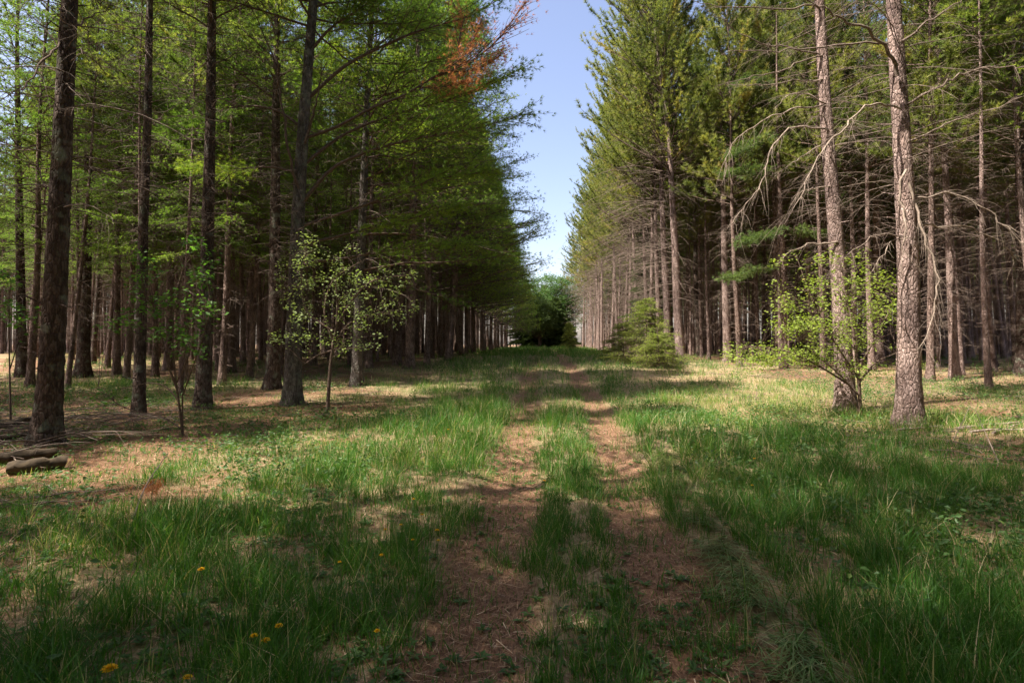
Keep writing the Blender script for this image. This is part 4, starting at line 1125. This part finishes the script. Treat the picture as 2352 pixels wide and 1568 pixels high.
def blades(rng, x, y, h, w, lean, bend, seg, tone, geo, mat=0, az=None):
    n = len(x)
    a = rng.rand(n) * 2 * PI if az is None else az
    d = np.stack([np.cos(a), np.sin(a)], 1)
    s = np.stack([-d[:, 1], d[:, 0], 0 * a], 1)
    tw = rng.randn(n) * .6; c, sn = np.cos(tw)[:, None], np.sin(tw)[:, None]
    s = s * c + np.concatenate([d, np.zeros((n, 1))], 1) * sn
    z0 = gz(x, y)
    rows = []
    for k in range(seg + 1):
        u = k / seg
        off = h * (lean * u + bend * u * u)
        zz = h * (u * np.sqrt(np.maximum(.05, 1 - lean ** 2 * .6)) - .38 * bend * u * u)
        c_ = np.stack([x + d[:, 0] * off, y + d[:, 1] * off, z0 + zz - .005 * (u == 0)], 1)
        ww = (w * (1 - u ** 1.8) * (.65 + .5 * u if u < .5 else .9))[:, None] * .5
        if k < seg: rows += [c_ - s * ww, c_ + s * ww]
        else: rows += [c_]
    V = np.stack(rows, 1); nv = 2 * seg + 1
    i0 = np.arange(n)[:, None] * nv
    F4 = [np.stack([i0[:, 0] + 2 * k, i0[:, 0] + 2 * k + 1, i0[:, 0] + 2 * k + 3, i0[:, 0] + 2 * k + 2], 1) for k in range(seg - 1)]
    V = V.reshape(-1, 3); T = np.repeat(tone, nv)
    F = np.concatenate(F4) if F4 else None
    F3 = np.stack([i0[:, 0] + 2 * seg - 2, i0[:, 0] + 2 * seg - 1, i0[:, 0] + 2 * seg], 1)
    # quads and tip triangles share the vertices: tips duplicated for simplicity
    if F is not None: geo.add(V, F, mat, T)
    t3 = V[F3.ravel()]
    geo.add(t3, np.arange(len(t3)).reshape(-1, 3), mat, np.repeat(tone, 3))

def grass_region(seed, n, y0, y1, seg, hk, wk, pw, mx=.95, GD=1.0):
    rng = RNG(seed); x, y = scatter(rng, n, y0, y1, pw, mx)
    L = lush(x, y)
    cl = vnoise(x, y, 1.7, 20) * .3 + vnoise(x, y, 5.5, 21) * .4 + vnoise(x, y, 13, 22) * .3          # clumps
    p = np.clip(L * GD * sstep(.36, .66, cl) + .05, 0, 1)
    if seg < 2: p = np.clip(L * 1.4, 0, 1)
    fl = np.interp(y, [1.8, 2.6, 3.4, 4.5, 6, 7.2, 8.5], [1.30, 1.22, 1.28, 1.30, 1.42, 1.55, 1.75])
    p = p * np.where((np.abs(x - fl) < .17) & (y < 8.6), .12, 1)
    k = rng.rand(n) < p; x, y, L, cl = x[k], y[k], L[k], cl[k]; n = len(x)
    dry = vnoise(x, y, .9, 31) + .5 * sstep(2.4, 4.5, x) * sstep(9, 12, y) * (1 - sstep(22, 28, y)) + .15 * sstep(4, 6, np.abs(x))
    h = hk * (.35 + .6 * rng.rand(n) + .55 * rng.rand(n) ** 4) * (.35 + .75 * L) * (.6 + .8 * sstep(.3, .8, cl))
    h = h * (1 - .35 * ((np.abs(x - np.interp(y, TY, (TLX + TRX) / 2)) < .5) & (y < 9)))
    sh = rng.rand(n) < .30; h = np.where(sh, h * .45, h)
    tone = .05 + .42 * rng.rand(n) + .35 * vnoise(x, y, 1.5, 33) * rng.rand(n) + .15 * (sh)
    tone = np.where(rng.rand(n) < .10 + .22 * sstep(.55, 1.2, dry), np.clip(.89 + .1 * rng.rand(n), 0, 1), np.clip(tone + .22 * sstep(.5, 1.1, dry), 0, .87))
    w = wk * (.6 + .7 * rng.rand(n))
    g = Geo()
    blades(rng, x, y, h, w, np.abs(rng.randn(n)) * .28, np.abs(rng.randn(n)) * .42, seg, tone, g)
    return g

gg = Geo()
gg.extend(grass_region(701, 420000, 1.3, 7.0, 4, .24, .0066, 1.4, .95, .58))
gg.extend(grass_region(702, 420000, 7.0, 18.0, 3, .30, .0090, 1.2, .95, .8))
gg.extend(grass_region(703, 260000, 18.0, 42.0, 2, .34, .014, 1.1))
gg.extend(grass_region(704, 90000, 42.0, 98.0, 1, .42, .05, 1.0, .13))
o = link("grass", gg.build("grass", ['grass'])); o["kind"] = "stuff"; o["label"] = "long green grass on the verges and middle strip"; o["category"] = "grass"
del gg

# flattened pale grass beside the right wheel track
rng = RNG(720); n = 3600; yy = rng.uniform(1.8, 8.5, n)
fx = np.interp(yy, [1.8, 2.6, 3.4, 4.5, 6, 7.2, 8.5], [1.30, 1.22, 1.28, 1.30, 1.42, 1.55, 1.75]) + rng.randn(n) * .085
keep = vnoise(fx, yy, 2.2, 41) > .34; fx, yy = fx[keep], yy[keep]; n = len(fx)
gf = Geo()
blades(rng, fx, yy, rng.uniform(.14, .30, n), rng.uniform(.006, .010, n), rng.uniform(.75, 1.05, n), rng.uniform(.1, .5, n), 4, rng.rand(n), gf, 0, -PI / 2 - .35 + rng.randn(n) * .45)
gf2 = Geo()
for V_, F_, m_, t_, s_ in gf.c:
    V_ = V_.copy(); base = gz(V_[:, 0], V_[:, 1]); V_[:, 2] = base + .02 + (V_[:, 2] - base) * .5
    gf2.c.append((V_, F_, m_, t_, s_))
o = link("flattened_grass", gf2.build("flattened_grass", ['flat_grass'])); o["kind"] = "stuff"; o["label"] = "strip of grey-green grass pressed flat beside the right wheel track"; o["category"] = "grass"

# weeds: rosettes and small leaves close to the ground
rng = RNG(730); x, y = scatter(rng, 42000, 1.3, 14, 1.0)
p = (.10 + .5 * sstep(.5, .75, vnoise(x, y, .9, 51))) * (1 - .55 * track(x, y)); k = rng.rand(len(x)) < p; x, y = x[k], y[k]; n = len(x)
gw = Geo(); base = np.stack([x, y, gz(x, y) + .012], 1)
kk = 7; sz = np.repeat(rng.uniform(.018, .05, n), kk); Pk = np.repeat(base, kk, 0)
a = np.tile(np.arange(kk) * 2 * PI / kk, n) + np.repeat(rng.rand(n) * 6, kk) + rng.randn(n * kk) * .25
e = np.abs(rng.randn(n * kk)) * .35 + .08
d = np.stack([np.cos(a) * np.cos(e), np.sin(a) * np.cos(e), np.sin(e)], 1); s = np.stack([-np.sin(a), np.cos(a), 0 * a], 1); nn = np.cross(d, s)
l = (sz * (.6 + .7 * rng.rand(n * kk)))[:, None]; w = l * .24
V = np.stack([Pk, Pk + d * l * .5 + s * w + nn * .08 * l, Pk + d * l - nn * .12 * l, Pk + d * l * .5 - s * w + nn * .08 * l], 1)
F = (np.array([[0, 1, 2], [0, 2, 3]])[None] + np.arange(n * kk)[:, None, None] * 4)
gw.add(V.reshape(-1, 3), F.reshape(-1, 3), 0, np.repeat(np.repeat(rng.rand(n), kk) * .7 + rng.rand(n * kk) * .3, 4))
# taller leafy weeds at the left verge and under the trees
x, y = scatter(rng, 20000, 2.4, 26, 1.2)
k = (rng.rand(len(x)) < .75 * sstep(.52, .7, vnoise(x, y, .6, 53)) * (1 - .7 * ((x < -4.8) & (y < 12))) + .06) & (np.abs(x) > 1.8); x, y = x[k], y[k]; n = len(x)
base = np.stack([x, y, gz(x, y)], 1)
pts = np.repeat(base, 6, 0) + np.stack([rng.randn(n * 6) * .03, rng.randn(n * 6) * .03, rng.rand(n * 6) * .14 + .03], 1)
leaves(gw, rng, pts, .045, 0, 2, .5)
o = link("low_weeds", gw.build("low_weeds", ['weeds'])); o["kind"] = "stuff"; o["label"] = "small weed rosettes and leafy herbs close to the ground"; o["category"] = "ground cover"

# fallen needles and dry straw
rng = RNG(740); x, y = scatter(rng, 330000, 1.3, 16, .9); n = len(x)
k = rng.rand(n) < .35 + .65 * (1 - lush(x, y)); x, y = x[k], y[k]; n = len(x)
a = rng.rand(n) * 2 * PI; l = rng.uniform(.03, .075, n); big = rng.rand(n) < .02; l = np.where(big, l * 2.4, l)
w = np.where(big, .0022, .0011) * (1 + .14 * y) 
d = np.stack([np.cos(a), np.sin(a), rng.randn(n) * .10], 1); s = np.stack([-np.sin(a), np.cos(a), 0 * a], 1)
c = np.stack([x, y, gz(x, y) + .006 + rng.rand(n) * .012], 1)
V = np.stack([c - d * l[:, None] / 2 - s * w[:, None], c - d * l[:, None] / 2 + s * w[:, None], c + d * l[:, None] / 2 + s * w[:, None] * .6, c + d * l[:, None] / 2 - s * w[:, None] * .6], 1)
gl = Geo(); gl.add(V.reshape(-1, 3), np.arange(n * 4).reshape(-1, 4), 0, np.repeat(np.clip(rng.rand(n) ** 1.3 + .3 * big, 0, 1), 4))
o = link("needle_litter", gl.build("needle_litter", ['litter'])); o["kind"] = "stuff"; o["label"] = "brown fallen pine needles and dry straw covering the ground"; o["category"] = "litter"

# small dead twigs on the forest floor
rng = RNG(750); x, y = scatter(rng, 5200, 4, 26, 1.0)
k = (np.abs(x) > 4.6) & (rng.rand(len(x)) < sstep(.35, .6, vnoise(x, y, .5, 61))); x, y = x[k], y[k]; n = len(x)
a = rng.rand(n) * 2 * PI; L = rng.uniform(.15, .9, n); el = np.abs(rng.randn(n)) * .12
b_ = np.stack([x, y, gz(x, y) + .02], 1)
P = mains(rng, b_, a, el, L, -.5 * el, 6, .08)
P[..., 2] = np.maximum(P[..., 2], gz(P[..., 0], P[..., 1]) + .01)
gt = Geo(); tubes(gt, P, np.outer(.003 + .006 * rng.rand(n), [1, .9, .8, .65, .5, .3]), 4, 0)
dead_twigs(gt, rng, P, L, 2, 0, .3, 3, .0, .0025)
nb = 420; x = rng.uniform(-12.5, -6.8, nb); y = rng.uniform(6.6, 11.0, nb); a = rng.randn(nb) * .7 + PI * (rng.rand(nb) < .5); L = rng.uniform(.4, 1.8, nb); el = np.abs(rng.randn(nb)) * .16
P = mains(rng, np.stack([x, y, gz(x, y) + rng.rand(nb) * .16], 1), a, el, L, -el * .8, 6, .08); P[..., 2] = np.maximum(P[..., 2], gz(P[..., 0], P[..., 1]) + .012)
tubes(gt, P, np.outer(.004 + .010 * rng.rand(nb) ** 2, [1, .9, .8, .65, .5, .3]), 5, 0); dead_twigs(gt, rng, P, L, 3, 0, .25, 3, .1, .0028)
o = link("twig_litter", gt.build("twig_litter", ['dead_twig'])); o["kind"] = "stuff"; o["label"] = "small dead twigs strewn over the forest floor"; o["category"] = "twigs"
